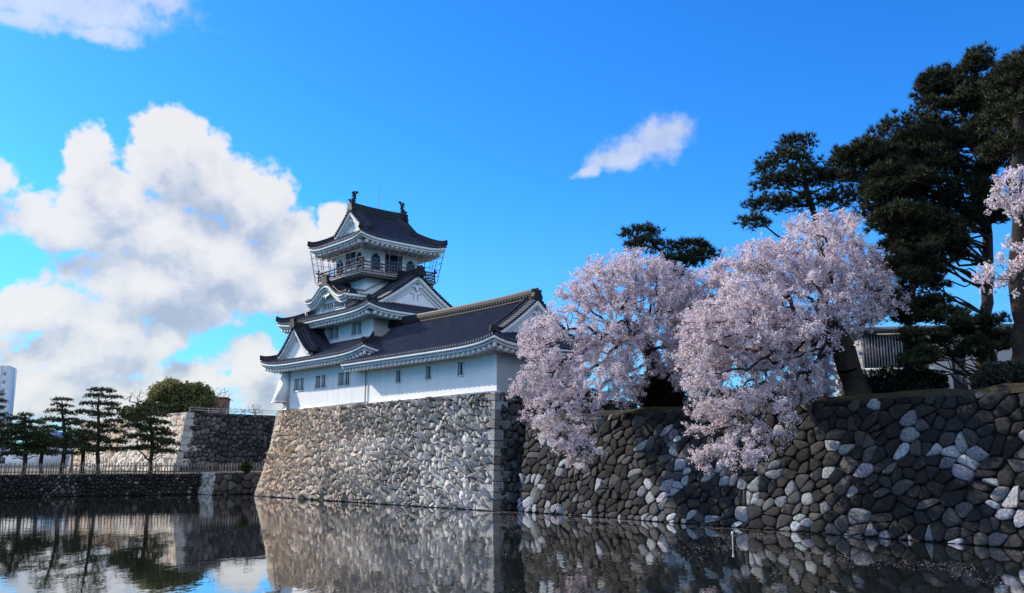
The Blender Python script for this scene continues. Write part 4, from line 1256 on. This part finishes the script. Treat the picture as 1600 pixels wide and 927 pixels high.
# pines -------------------------------------------------------------
def pine(name, trunk, radii, pads, label, group, seed, dens=26, ln=0.34, n=13, wd=0.022, col=(0.030, 0.043, 0.020), cat='pine tree', dome=0.25, limb=0.3, twig=True):
    """pads: centre, radii (x, y, z) of each needle-covered limb end"""
    rng = np.random.default_rng(seed)
    base = np.asarray(trunk[0], float)
    t = empty(name, tuple(base)); tag(t, label, cat, group)
    tb, cr = MB(), MB()
    tp = np.asarray(trunk, float)
    # smooth the trunk line
    s = np.linspace(0, 1, len(tp)); S_ = np.linspace(0, 1, len(tp) * 4)
    line = np.stack([np.interp(S_, s, tp[:, k]) for k in range(3)], 1); rr = np.interp(S_, s, radii)
    line[1:-1] += rng.normal(size=(len(line) - 2, 3)) * rr[1:-1, None] * 0.18
    tb.tube(line - base, rr, 10, PBARK)
    tb.tube([np.array([0, 0, -0.4]), np.array([0, 0, 0.35])], [radii[0] * 1.45, radii[0] * 1.0], 10, PBARK)
    for c, r in pads:
        c = np.asarray(c, float); r = np.asarray(r, float)
        d = np.linalg.norm((line - c) * [1, 1, 1.0] + [0, 0, 0.5 * np.linalg.norm((line - c)[:, :2], axis=1).min()], axis=1)
        k = int(np.argmin(d)); a = line[k]
        rb = min(rr[k] * 0.5, (0.012 + 0.012 * np.linalg.norm(c - a)) if len(pads) > 60 else (0.03 + 0.032 * np.linalg.norm(c - a)))
        br = curve(a, c - [0, 0, r[2] * 0.5], limb * 0.1 * np.linalg.norm(c - a), rng, 6, 0.05)
        if len(pads) < 60 or rng.random() < 0.3: tb.tube(br - base, np.linspace(rb, 0.03, 6), 6, PBARK)
        m = max(8, int(dens * (r[0] * r[1] + r[0] * r[2] + r[1] * r[2]) * 1.3))
        u = unit(m, rng); u[:, 2] = np.where(u[:, 2] < -0.35, -u[:, 2] * 0.6, u[:, 2])
        q = c + u * r * rng.uniform(0.5, 1.18, (m, 1)) * (1 + 0.3 * (vnoise(u[:, 0] * 3 + c[0], u[:, 1] * 3 + c[2])[:, None] - 0.5))
        if twig:
            for z in q[:: max(1, m // 10)]: tb.tube(curve(c - [0, 0, r[2] * 0.4], z, 0, rng, 4, 0.06) - base, np.linspace(0.03, 0.012, 4), 4, PBARK, cap=False)
        ax = u * 0.7 + np.array([0, 0, 0.6])
        cc = np.asarray(col)[None] * np.where(rng.random((m, 1)) < 0.16, np.array([[1.5, 1.35, 0.9]]), 1.0) * rng.uniform(0.7, 1.25, (m, 1))
        tufts(cr, q - base, ax, rng, n, ln, wd, cc, 0.1)
    tb.build('trunk', M['bark'], t, smooth=60)
    cr.build('crown', M['needle'], t)
    return t
def pad(x, y, Y, rx, ry, rd): return blob(x, y, Y, rx, ry, rd)
def fill(pads, k, size, seed, flat=0.55):
    """breaks each mass into k smaller needle clumps spread through its volume"""
    rng = np.random.default_rng(seed); out = []
    for c, r in pads:
        for q in ellipsoid(k, c, r, rng, 0.25):
            s = size * rng.uniform(0.65, 1.3); out.append((q, np.array([s, s, s * flat * rng.uniform(0.8, 1.2)])))
    return out
DK = (0.034, 0.041, 0.021)
# tall pine mass at the right
b = on_bank(1528, 47)
pine('pine_tree', [b, at(1540, 540, 47), at(1543, 450, 47), at(1542, 350, 47), at(1535, 250, 47), at(1525, 150, 47)], [.36, .33, .29, .25, .18, .08], fill([
    pad(1530, 120, 47, 75, 26, 2.4), pad(1480, 165, 47, 58, 28, 2.4), pad(1585, 160, 47, 60, 40, 2.6), pad(1420, 215, 46.5, 62, 32, 2.4), pad(1510, 230, 46, 75, 42, 3), pad(1575, 250, 46.5, 55, 45, 2.6),
    pad(1375, 262, 46.5, 45, 30, 2), pad(1430, 290, 46, 72, 40, 2.8), pad(1500, 310, 45.5, 60, 36, 2.8), pad(1395, 335, 46, 46, 28, 2.2), pad(1455, 350, 46, 52, 30, 2.4), pad(1430, 385, 46.5, 40, 20, 1.8),
    pad(1345, 245, 47, 26, 14, 1.5), pad(1550, 330, 47.5, 26, 20, 1.5), pad(1470, 130, 47, 22, 14, 1.2), pad(1596, 105, 47, 30, 18, 1.4), pad(1450, 250, 46, 60, 40, 2.6), pad(1550, 190, 46, 60, 40, 2.6), pad(1400, 300, 46, 50, 40, 2.4), pad(1475, 385, 46, 36, 24, 1.8), pad(1420, 420, 46.5, 40, 22, 1.8)], 20, 0.60, 5, 0.8),
    'tallest dark pine with a broad dense crown at the right of the wall', 'pines on the moat bank', 21, dens=36, ln=0.36, wd=0.027, col=DK)
# thick trunked pine at the right edge
b = on_bank(1606, 40.5)
pine('pine_tree', [b, at(1598, 520, 40.5), at(1592, 400, 40.5), at(1588, 300, 40.5), at(1592, 200, 40.5), at(1610, 80, 40.5)], [.52, .46, .40, .34, .28, .12], [
    pad(1640, 130, 40.5, 60, 40, 2), pad(1590, 185, 41, 46, 34, 1.8), pad(1580, 130, 41, 36, 34, 1.6), pad(1570, 235, 41, 34, 22, 1.6), pad(1670, 220, 40.5, 70, 40, 2.4), pad(1620, 90, 40.5, 30, 18, 1.3)],
    'thick dark pine trunk at the right edge behind the nearest white blossom', 'pines on the moat bank', 22, dens=44, ln=0.38, wd=0.028, col=DK)
# pine with spreading tiers left of the big one
b = on_bank(1288, 62)
pine('pine_tree', [b, at(1288, 480, 62), at(1284, 380, 62), at(1262, 300, 62), at(1245, 235, 62)], [.34, .3, .26, .2, .08], [
    pad(1243, 228, 62, 30, 16, 1.5), pad(1232, 255, 62, 46, 17, 2), pad(1262, 280, 62, 50, 18, 2), pad(1215, 290, 62, 38, 14, 1.8), pad(1300, 285, 62, 36, 18, 1.8), pad(1205, 322, 62, 40, 14, 1.8), pad(1258, 318, 62, 40, 14, 1.8), pad(1178, 350, 62, 26, 12, 1.4), pad(1318, 315, 62, 30, 20, 1.6), pad(1310, 250, 62, 14, 10, 1), pad(1195, 268, 62, 18, 9, 1)],
    'dark tiered pine rising behind the widest cherry tree', 'pines on the moat bank', 23, dens=26, ln=0.45, wd=0.034, col=DK)
# pine behind the first cherry
b = on_bank(1058, 72)
pine('pine_tree', [b, at(1056, 520, 72), at(1050, 440, 72), at(1040, 400, 72), at(1010, 370, 72)], [.34, .28, .24, .18, .08], [
    pad(1002, 366, 72, 32, 10, 1.8), pad(1012, 385, 72, 36, 11, 2), pad(1075, 388, 72, 34, 10, 2), pad(1092, 402, 72, 30, 9, 1.8), pad(1060, 412, 72, 42, 11, 2), pad(1045, 432, 72, 40, 10, 2)],
    'dark pine whose twin flat tops show above the cherry nearest the castle', 'pines on the moat bank', 24, dens=24, ln=0.5, wd=0.036, col=DK)
# lower pine in front of the grey building
b = on_bank(1416, 45.5)
pine('pine_tree', [b, at(1418, 560, 45.5), at(1420, 500, 45.5), at(1428, 440, 45.5), at(1440, 400, 45.5)], [.24, .21, .18, .14, .06], fill([
    pad(1440, 400, 45.5, 46, 26, 1.8), pad(1415, 445, 45.5, 40, 26, 1.8), pad(1470, 430, 45.5, 34, 22, 1.6), pad(1400, 480, 45.5, 36, 18, 1.6), pad(1450, 468, 45.2, 40, 18, 1.6), pad(1400, 415, 45.5, 30, 22, 1.6), pad(1435, 495, 45.2, 30, 14, 1.4)], 12, 0.5, 8),
    'small dark pine with a thin straight trunk before the building at the right', 'pines on the moat bank', 25, dens=30, ln=0.36, wd=0.026, col=DK)
b = on_bank(1556, 44)
pine('pine_tree', [b, at(1552, 560, 44), at(1545, 520, 44), at(1530, 505, 44)], [.2, .17, .13, .07], fill([
    pad(1500, 520, 43.6, 52, 22, 1.6), pad(1445, 530, 43.6, 38, 22, 1.4), pad(1530, 510, 44, 36, 20, 1.5), pad(1475, 552, 43.6, 40, 16, 1.2), pad(1520, 548, 43.6, 34, 16, 1.2), pad(1565, 535, 44, 20, 16, 1), pad(1432, 566, 43.6, 26, 18, 1), pad(1490, 495, 44, 42, 14, 1.4)], 14, 0.42, 9),
    'low spreading pine bough hanging before the white building at the right', 'pines on the moat bank', 26, dens=34, ln=0.3, wd=0.024, col=(0.036, 0.050, 0.022))

# clipped pines on the far bank
def clipped(x, Y, top, tiers, lean=0.0, seed=1, label='', width=1.0, base=724, col=(0.046, 0.066, 0.034)):
    """garden pine with flat clipped cushions; tiers: list of (photo dx, photo y, half width)"""
    rng = np.random.default_rng(seed)
    p = at(x, 720, Y); b = np.array([p[0], p[1], GZ])
    tr = [b, at(x + lean * .5, base - 30, Y), at(x + lean * .3, (base + top) / 2, Y), at(x + lean * .1 - 1, top + 25, Y), at(x + lean * 0 , top + 6, Y)]
    pads = []
    for dx, y, hw in tiers:
        dx *= 0.87; hw *= 0.92
        pads.append(pad(x + dx, y, Y + rng.uniform(-0.8, 0.8), hw, max(3.6, hw * 0.27), hw * Y / 1400 * 0.8))
    return pine('clipped_pine', tr, [.24, .21, .17, .12, .05], pads, label, 'clipped pines on the far bank', seed, dens=60, ln=0.26, n=11, wd=0.03, col=col, limb=0.6, twig=False)
clipped(155, 101, 608, [(5, 612, 22), (-8, 620, 18), (22, 622, 16), (-18, 632, 16), (14, 634, 22), (28, 641, 14), (-22, 646, 22), (8, 650, 22), (26, 660, 18), (-26, 662, 18), (0, 668, 24), (-32, 676, 20), (22, 676, 22), (-12, 686, 26), (26, 692, 24), (-36, 694, 14), (18, 704, 26), (-20, 706, 18)], -4, 41, 'tallest clipped pine with a straight trunk and stacked flat cushions')
clipped(97, 99, 620, [(0, 626, 16), (-10, 633, 8), (6, 636, 12), (-8, 644, 18), (10, 648, 12), (-18, 658, 22), (14, 658, 16), (18, 664, 14), (-20, 670, 18), (2, 672, 14), (20, 680, 18), (-28, 684, 18), (6, 690, 22), (-14, 698, 26), (28, 700, 16), (14, 710, 18)], 12, 42, 'clipped pine with an open narrow top and a curved leaning trunk')
clipped(236, 100, 638, [(-8, 642, 18), (6, 650, 22), (-14, 658, 24), (14, 662, 20), (-30, 668, 22), (6, 674, 26), (24, 680, 20), (-24, 684, 26), (8, 690, 28), (30, 695, 20), (-34, 702, 18), (-8, 702, 26), (26, 708, 24)], 4, 43, 'broad clipped pine in front of the bright stone face of the bastion', col=(0.045, 0.062, 0.026))
clipped(38, 97, 642, [(2, 650, 12), (-16, 656, 20), (14, 662, 20), (-24, 668, 26), (4, 672, 26), (-20, 680, 28), (18, 682, 26), (-6, 690, 34), (28, 694, 22), (-28, 698, 24), (4, 704, 34), (26, 710, 24), (-22, 712, 24)], 8, 44, 'wide rounded clipped pine near the left edge of the far bank', col=(0.040, 0.056, 0.026))
clipped(-12, 95, 610, [(6, 617, 14), (10, 628, 14), (4, 638, 18), (12, 650, 16), (-4, 660, 26), (8, 676, 26), (-10, 690, 30), (10, 700, 26)], 0, 45, 'clipped pine cut off by the left edge of the view')
clipped(130, 104, 672, [(4, 678, 16), (-14, 684, 18), (10, 690, 20), (-6, 698, 24), (16, 704, 20)], 2, 46, 'low clipped pine between the two slender clipped pines')
clipped(66, 103, 668, [(4, 676, 18), (-10, 684, 20), (12, 690, 22), (-4, 698, 26), (8, 708, 24)], 2, 47, 'low dark clipped pine between the wide one and the leaning one')

# other plants ------------------------------------------------------
def bush(name, c, r, label, cat, seed, n=500, size=0.1, col=(0.03, 0.045, 0.02), stem=0.08, lumps=14, z0=None, sub=0.46):
    rng = np.random.default_rng(seed)
    c = np.asarray(c, float); r = np.asarray(r, float)
    base = np.array([c[0], c[1], c[2] - r[2] if z0 is None else z0])
    t = empty(name, tuple(base)); tag(t, label, cat)
    tb, cr = MB(), MB()
    cs = [c + np.array(u) * r * (1.08 - sub) * rng.uniform(0.7, 1.1) for u in unit(lumps, rng)] + [c]
    for q in cs:
        tb.tube(curve(np.array([0, 0, -0.2]), q - base, 0, rng, 5, 0.05), np.linspace(stem, stem * 0.2, 5), 5, BARK, cap=False)
        m = max(5, n // len(cs)); u = unit(m, rng)
        k = rng.uniform(0.7, 1.35)
        leaves(cr, q - base + u * r * sub * rng.uniform(0.6, 1.05, (m, 1)), rng, 7, size, size * 1.3, np.asarray(col) * k, 0.3, aspect=1.4)
    tb.build('trunk', M['bark'], t); cr.build('crown', M['leaf'], t)
    return t
bush('broadleaf_tree', at(284, 630, 138), (4.9, 4.3, 3.9), 'round olive-green tree growing on top of the far bastion', 'tree', 61, 6500, 0.15, (0.15, 0.145, 0.05), 0.25, 46, z0=9.7, sub=0.34)
bush('evergreen_shrub', at(232, 645, 132), (4.0, 2.6, 1.2), 'low dark evergreen shrub on the far bastion beside the round olive-green tree', 'shrub', 62, 2200, 0.18, (0.055, 0.062, 0.026), 0.12, 20, z0=9.6)
bush('clipped_bush', at(383, 731, 94.5), (0.66, 0.66, 0.62), 'small ball-shaped clipped bush at the end of the picket fence', 'bush', 63, 900, 0.05, (0.032, 0.045, 0.016), 0.04, 12, z0=2.2)
bush('evergreen_shrub', on_bank(1032, 57.2) + [0, 0, 1.2], (1.7, 1.2, 1.5), 'dark shrub under the cherry tree nearest the castle', 'shrub', 64, 2600, 0.09, (0.012, 0.015, 0.008), 0.06, 18)
for k, (x, Y, w, lab) in enumerate(((900, 74, 3.4, 'dark shrub seen through the blossom of the cherry tree nearest the castle'), (1110, 70, 3.8, 'dark shrub filling the gap between the two largest cherry trees'), (1215, 66, 3.6, 'dark shrub behind the trunks of the widest and the slimmer cherry tree'))):
    bush('evergreen_shrub', on_bank(x, Y) + [0, 0, 1.0], (w, 1.6, 1.5), lab, 'shrub', 80 + k, 2000, 0.10, (0.022, 0.028, 0.013), 0.06, 22)
bush('evergreen_shrub', on_bank(1582, 40) + [0, 0, 0.5], (1.6, 0.9, 0.75), 'grey-green shrub at the foot of the thick pine trunk', 'shrub', 65, 1300, 0.06, (0.035, 0.040, 0.026), 0.04, 16)
bush('evergreen_shrub', on_bank(1440, 45) + [0, 0, 0.55], (1.5, 0.9, 0.8), 'dark leafy shrub right of the small straight pine', 'shrub', 66, 1300, 0.07, (0.02, 0.025, 0.014), 0.04, 16)
bush('evergreen_shrub', on_bank(1380, 47) + [0, 0, 0.6], (1.9, 0.9, 1.5), 'loose grey-green shrub beside the thick leaning cherry trunk', 'shrub', 67, 1700, 0.07, (0.03, 0.035, 0.025), 0.04, 16)
def bare(name, base, h, spread, label, seed, col, n=90, r0=0.16):
    rng = np.random.default_rng(seed)
    base = np.asarray(base, float)
    t = empty(name, tuple(base)); tag(t, label, 'bare tree')
    T = ellipsoid(n, base + [0, 0, h * 0.62], (spread, spread * 0.8, h * 0.42), rng, 0.4)
    arr, par, R, cnt = skeleton([base, base + [0.05, 0, h * 0.15], base + [0, 0, h * 0.32]], T, rng, r0, 0.022, 0.8, 0.15)
    mb = MB(); limbs(mb, arr - base, par, R, col, 5, 3)
    mb.build('trunk', M['bark'], t)
    return t
bare('bare_tree', at(215, 660, 136) * [1, 1, 0] + [0, 0, 9.6], 5.0, 2.4, 'leafless grey tree left of the round olive-green tree', 71, (0.10, 0.085, 0.075))
bare('bare_tree', at(345, 650, 134) * [1, 1, 0] + [0, 0, 9.6], 4.8, 1.8, 'leafless reddish tree on the far bastion beside the rust-brown block', 72, (0.16, 0.085, 0.06), 110)
bare('bare_tree', at(112, 720, 108) * [1, 1, 0] + [0, 0, GZ], 6.4, 1.9, 'leafless pale tree between the two slender clipped pines', 73, (0.17, 0.15, 0.13), 70, 0.12)
bare('bare_tree', at(398, 650, 128) * [1, 1, 0] + [0, 0, 9.6], 2.0, 1.2, 'low leafless bush on the bastion next to the castle base', 74, (0.06, 0.055, 0.05), 60, 0.09)
bare('bare_tree', at(372, 650, 130) * [1, 1, 0] + [0, 0, 9.6], 1.7, 1.6, 'sparse leafless twigs on the middle of the bastion top', 75, (0.09, 0.08, 0.075), 40, 0.07)

# ------------------------------------------------------------------ fence on the far bank
fence = empty('picket_fence', (*(BANK_B - bn * 0.9), GZ))
tag(fence, 'long weathered wooden picket fence along the far bank of the moat', 'fence')
fa = np.array([0.0, 0.0, 0.0]); FD = np.array([-bd[0], -bd[1], 0.0]); FN = np.array([bn[0], bn[1], 0.0])
rng = np.random.default_rng(3)
FL = 44.0
pk, rl, po = MB(), MB(), []
for k in range(int((FL + 4.5) / 0.30)):
    s = -4.2 + k * 0.30 + rng.normal(0, 0.02); h = 1.22 + rng.normal(0, 0.04); w = 0.045
    c = np.array([0.19, 0.165, 0.14]) * rng.uniform(0.6, 1.35)
    p = FD * s + FN * 0.05; tl = FD * rng.normal(0, 0.025)
    a, b = FD * w, FN * 0.025
    pk.hexa([p - a - b, p + a - b, p + a + b, p - a + b, p + tl - a - b + UPZ * h, p + tl + a - b + UPZ * h, p + tl + a + b + UPZ * h, p + tl - a + b + UPZ * h], c)
pk.build('pickets', M['wood'], fence)
for z in (0.35, 0.92):
    p, q = FD * -4.3 + UPZ * z, FD * FL + UPZ * z
    rl.hexa([p - UPZ * .05 - FN * .04, q - UPZ * .05 - FN * .04, q - UPZ * .05, p - UPZ * .05, p + UPZ * .05 - FN * .04, q + UPZ * .05 - FN * .04, q + UPZ * .05, p + UPZ * .05], (0.2, 0.17, 0.14))
rl.build('rail', M['wood'], fence)
for k in range(25):
    mb = MB(); p = FD * (-4.2 + k * 1.95) - FN * 0.10
    mb.tube([p - UPZ * 0.2, p + UPZ * 1.15], 0.06, 7, (0.18, 0.15, 0.12))
    mb.build('post', M['wood'], fence)

# ------------------------------------------------------------------ buildings
def slab(mb, c, ax, w, d, z0, z1, col):
    """box with front-left corner c, width w along ax, depth d to the back"""
    ax = np.array([ax[0], ax[1], 0.0]) / np.hypot(*ax); bx = np.array([-ax[1], ax[0], 0.0])
    p = [np.array([c[0], c[1], 0]) + ax * x + bx * y for x, y in ((0, 0), (w, 0), (w, d), (0, d))]
    mb.hexa([q + UPZ * z0 for q in p] + [q + UPZ * z1 for q in p], col)
# white tower block far off at the left
tw = empty('tower_block', (-181.0, 320.0, GZ)); tag(tw, 'tall pale tower block far behind the pines at the left edge', 'building')
mb = MB()
ax = (0.94, 0.34)
slab(mb, (-20.0, -6.0), ax, 19.2, 14, 0, 35.5, (0.66, 0.67, 0.68)); slab(mb, (-24.0, -8.5), ax, 14.5, 14, 0, 38.0, (0.68, 0.69, 0.70)); slab(mb, (-23, -8), ax, 11.0, 10, 38.0, 39.6, (0.42, 0.44, 0.48))
mb.build('wall', M['paint'], tw)
mb = MB()
for x in (9.0, 13.2, 16.4): slab(mb, np.array((-20.0, -6.0)) + np.array(ax) * x + np.array((ax[1], -ax[0])) * 0.03, ax, 0.35, 0.05, 0, 35.4, (0.40, 0.42, 0.45))
for x in (13.9, 17.0):
    for k in range(11): slab(mb, np.array((-20.0, -6.0)) + np.array(ax) * x + np.array((ax[1], -ax[0])) * 0.03, ax, 1.1, 0.05, 2 + k * 3.0, 3.2 + k * 3.0, (0.30, 0.33, 0.37))
mb.build('facade_panel', M['paint'], tw)
for k in range(9):
    z = 4 + k * 3.7
    for x in (1.5, 5.0):
        w = MB(); slab(w, (np.array((-24.0, -8.5)) + np.array(ax) * x + np.array((ax[1], -ax[0])) * 0.03), ax, 1.8, 0.05, z, z + 1.7, (0.05, 0.06, 0.08))
        w.build('window', M['glass'], tw)
mb = MB()
mb.tube([(-8.4, -7, 38.0), (-8.4, -7, 46.5), (-8.4, -7, 57.0)], [.45, .35, .1], 6, (0.2, 0.21, 0.23))
for z in (50, 53, 46): mb.tube([(-8.4, -7, z), (-6.7, -7, z), (-6.7, -7, z + 3.0)], .16, 5, (0.25, 0.26, 0.28))
mb.build('antenna_mast', M['metal'], tw)
# low white house with a blue roof behind the pines
p = at(20, 720, 170); hs = empty('low_house', (p[0], p[1], GZ)); tag(hs, 'low white house with a bright blue roof, mostly hidden behind the clipped pines', 'house')
mb = MB(); slab(mb, (-12, 0), (1, 0.1), 15.5, 8, 0, 2.6, (0.72, 0.72, 0.70)); slab(mb, (3.52, 1.6), (1, 0.1), 4.4, 5, 0, 5.0, (0.66, 0.67, 0.68)); mb.build('wall', M['paint'], hs)
mb = MB()
mb.hexa([(3.0, 1.0, 5.02), (8.5, 1.6, 5.02), (8.2, 7.4, 5.02), (2.8, 6.8, 5.02), (4.2, 3.6, 7.0), (7.4, 3.9, 7.0), (7.4, 4.6, 7.0), (4.2, 4.3, 7.0)], (0.10, 0.20, 0.36)); mb.build('roof', M['paint'], hs)
mb = MB(); slab(mb, (-4, 0.75), (1, 0.1), 2.0, 0.04, 0.9, 2.1, (0.05, 0.06, 0.07)); mb.build('window', M['glass'], hs)
# rust-brown block on the bastion
p = at(331, 660, 150); rb = empty('rooftop_block', (p[0], p[1], 9.0)); tag(rb, 'rust-brown flat-topped block showing right of the round olive-green tree', 'building')
mb = MB(); slab(mb, (-2.6, 0), (1, 0.15), 4.6, 4, -7, 4.9, (0.20, 0.105, 0.075)); mb.build('wall', M['paint'], rb)
mb = MB(); slab(mb, (-2.75, -0.15), (1, 0.15), 4.9, 4.3, 4.9, 5.15, (0.10, 0.06, 0.05)); mb.build('roof', M['paint'], rb)
# white museum building behind the right-hand pines
bc = np.array([27.5, 69.0]); bld = empty('museum_building', (*bc, RZ)); tag(bld, 'modern pale building with a dark slatted front and flat roof behind the pines', 'building')
bax = np.array([0.985, -0.17]); bbx = np.array([0.17, 0.985])
loc = lambda x, y, z: np.array([*(bax * x + bbx * y), z])
def lb(mb, x0, x1, y0, y1, z0, z1, col): mb.hexa([loc(x0, y0, z0), loc(x1, y0, z0), loc(x1, y1, z0), loc(x0, y1, z0), loc(x0, y0, z1), loc(x1, y0, z1), loc(x1, y1, z1), loc(x0, y1, z1)], col)
mb = MB(); lb(mb, 0, 12.8, 0, 12, -2, 6.9, (0.30, 0.30, 0.30)); mb.build('wall', M['paint'], bld)
mb = MB(); lb(mb, -0.6, 13.2, -0.9, 12.6, 6.91, 7.3, (0.10, 0.105, 0.115)); mb.build('roof', M['paint'], bld)
lv = MB()
for k in range(22): lb(lv, 0.1 + k * 0.22, 0.18 + k * 0.22, -0.22, -0.05, 3.9, 6.8, (0.22, 0.225, 0.235))
lv.build('slats', M['paint'], bld)
for (x0, x1, z0, z1) in ((0.05, 4.9, 3.9, 6.8), (6.6, 7.6, 1.0, 5.5), (9.6, 10.6, 2.4, 4.0)):
    w = MB(); lb(w, x0, x1, -0.04, -0.02, z0, z1, (0.03, 0.033, 0.04)); w.build('window', M['glass'], bld)
mb = MB(); lb(mb, -0.2, 5.2, -0.3, -0.003, 3.95, 4.15, (0.62, 0.62, 0.61)); mb.build('sill', M['paint'], bld)
wg = empty('white_annex', (36.3, 61.0, RZ)); tag(wg, 'small white annex with upright panels to the right of the slatted building', 'building')
mb = MB(); slab(mb, (0, 0), (0.95, -0.3), 4.2, 6, -2, 3.6, (0.50, 0.50, 0.48)); mb.build('wall', M['paint'], wg)
mb = MB(); slab(mb, (-.2, -.2), (0.95, -0.3), 4.6, 6.4, 3.6, 3.85, (0.3, 0.3, 0.3)); mb.build('roof', M['paint'], wg)
for k in range(3):
    w = MB(); o = np.array([0.95, -0.3]) / 0.996 * (0.5 + k * 1.2) + np.array([-0.3, -0.95]) * 0.03
    slab(w, o, (0.95, -0.3), 0.5, 0.02, 1.2, 2.9, (0.30, 0.31, 0.33)); w.build('window', M['glass'], wg)

# ------------------------------------------------------------------ small things on the water and wall
p = at(1145, 850, 40.0); wp = at(1145, 850, (0 - 3.5) / ((at(1145, 850, 1.0)[2] - 3.5)))
mb = MB(); mb.tube([(0, 0, -0.5), (0, 0, 0.42), (0, 0, 0.44)], 0.028, 6, (0.5, 0.5, 0.48)); mb.tube([(0, 0, 0.42), (0, 0, 0.52)], 0.045, 6, (0.75, 0.75, 0.72))
o = mb.build('marker_stake', M['paint']); o.location = (wp[0], wp[1], 0); tag(o, 'thin pale stake standing in the moat near the dark wall', 'stake')
# fallen petals drifting on the moat
rng = np.random.default_rng(17)
mb = MB()
def water_at(x, y):
    d = at(x, y, 1.0) - EYE; return EYE + d * (-3.5 / d[2])
pts = []
while len(pts) < 8500:
    s, k = rng.uniform(-6, RL), rng.exponential(6.0) + 0.15
    p = RW_A + rd * s + rn * k
    if p[1] < 14 or vnoise(p[0] * 0.35 + 5, p[1] * 0.35) < 0.45 + 0.25 * rng.random(): continue
    pts.append((p[0], p[1], 0.006))
pts = np.array(pts); s = rng.uniform(0.015, 0.042, (len(pts), 1)); a = rng.uniform(0, 6.28, len(pts))
d1 = np.stack([np.cos(a), np.sin(a), 0 * a], 1) * s; d2 = np.stack([-np.sin(a), np.cos(a), 0 * a], 1) * s * 0.7
mb.add(np.stack([pts - d1, pts - d2, pts + d1, pts + d2], 1).reshape(-1, 3), np.arange(4 * len(pts)).reshape(-1, 4), np.repeat(PINK[None] * rng.uniform(0.5, 1.0, (len(pts), 1)), 4, 0))
tag(mb.build('floating_petals', M['petal']), 'scattered pale cherry petals floating on the dark moat', 'petals', kind='stuff')
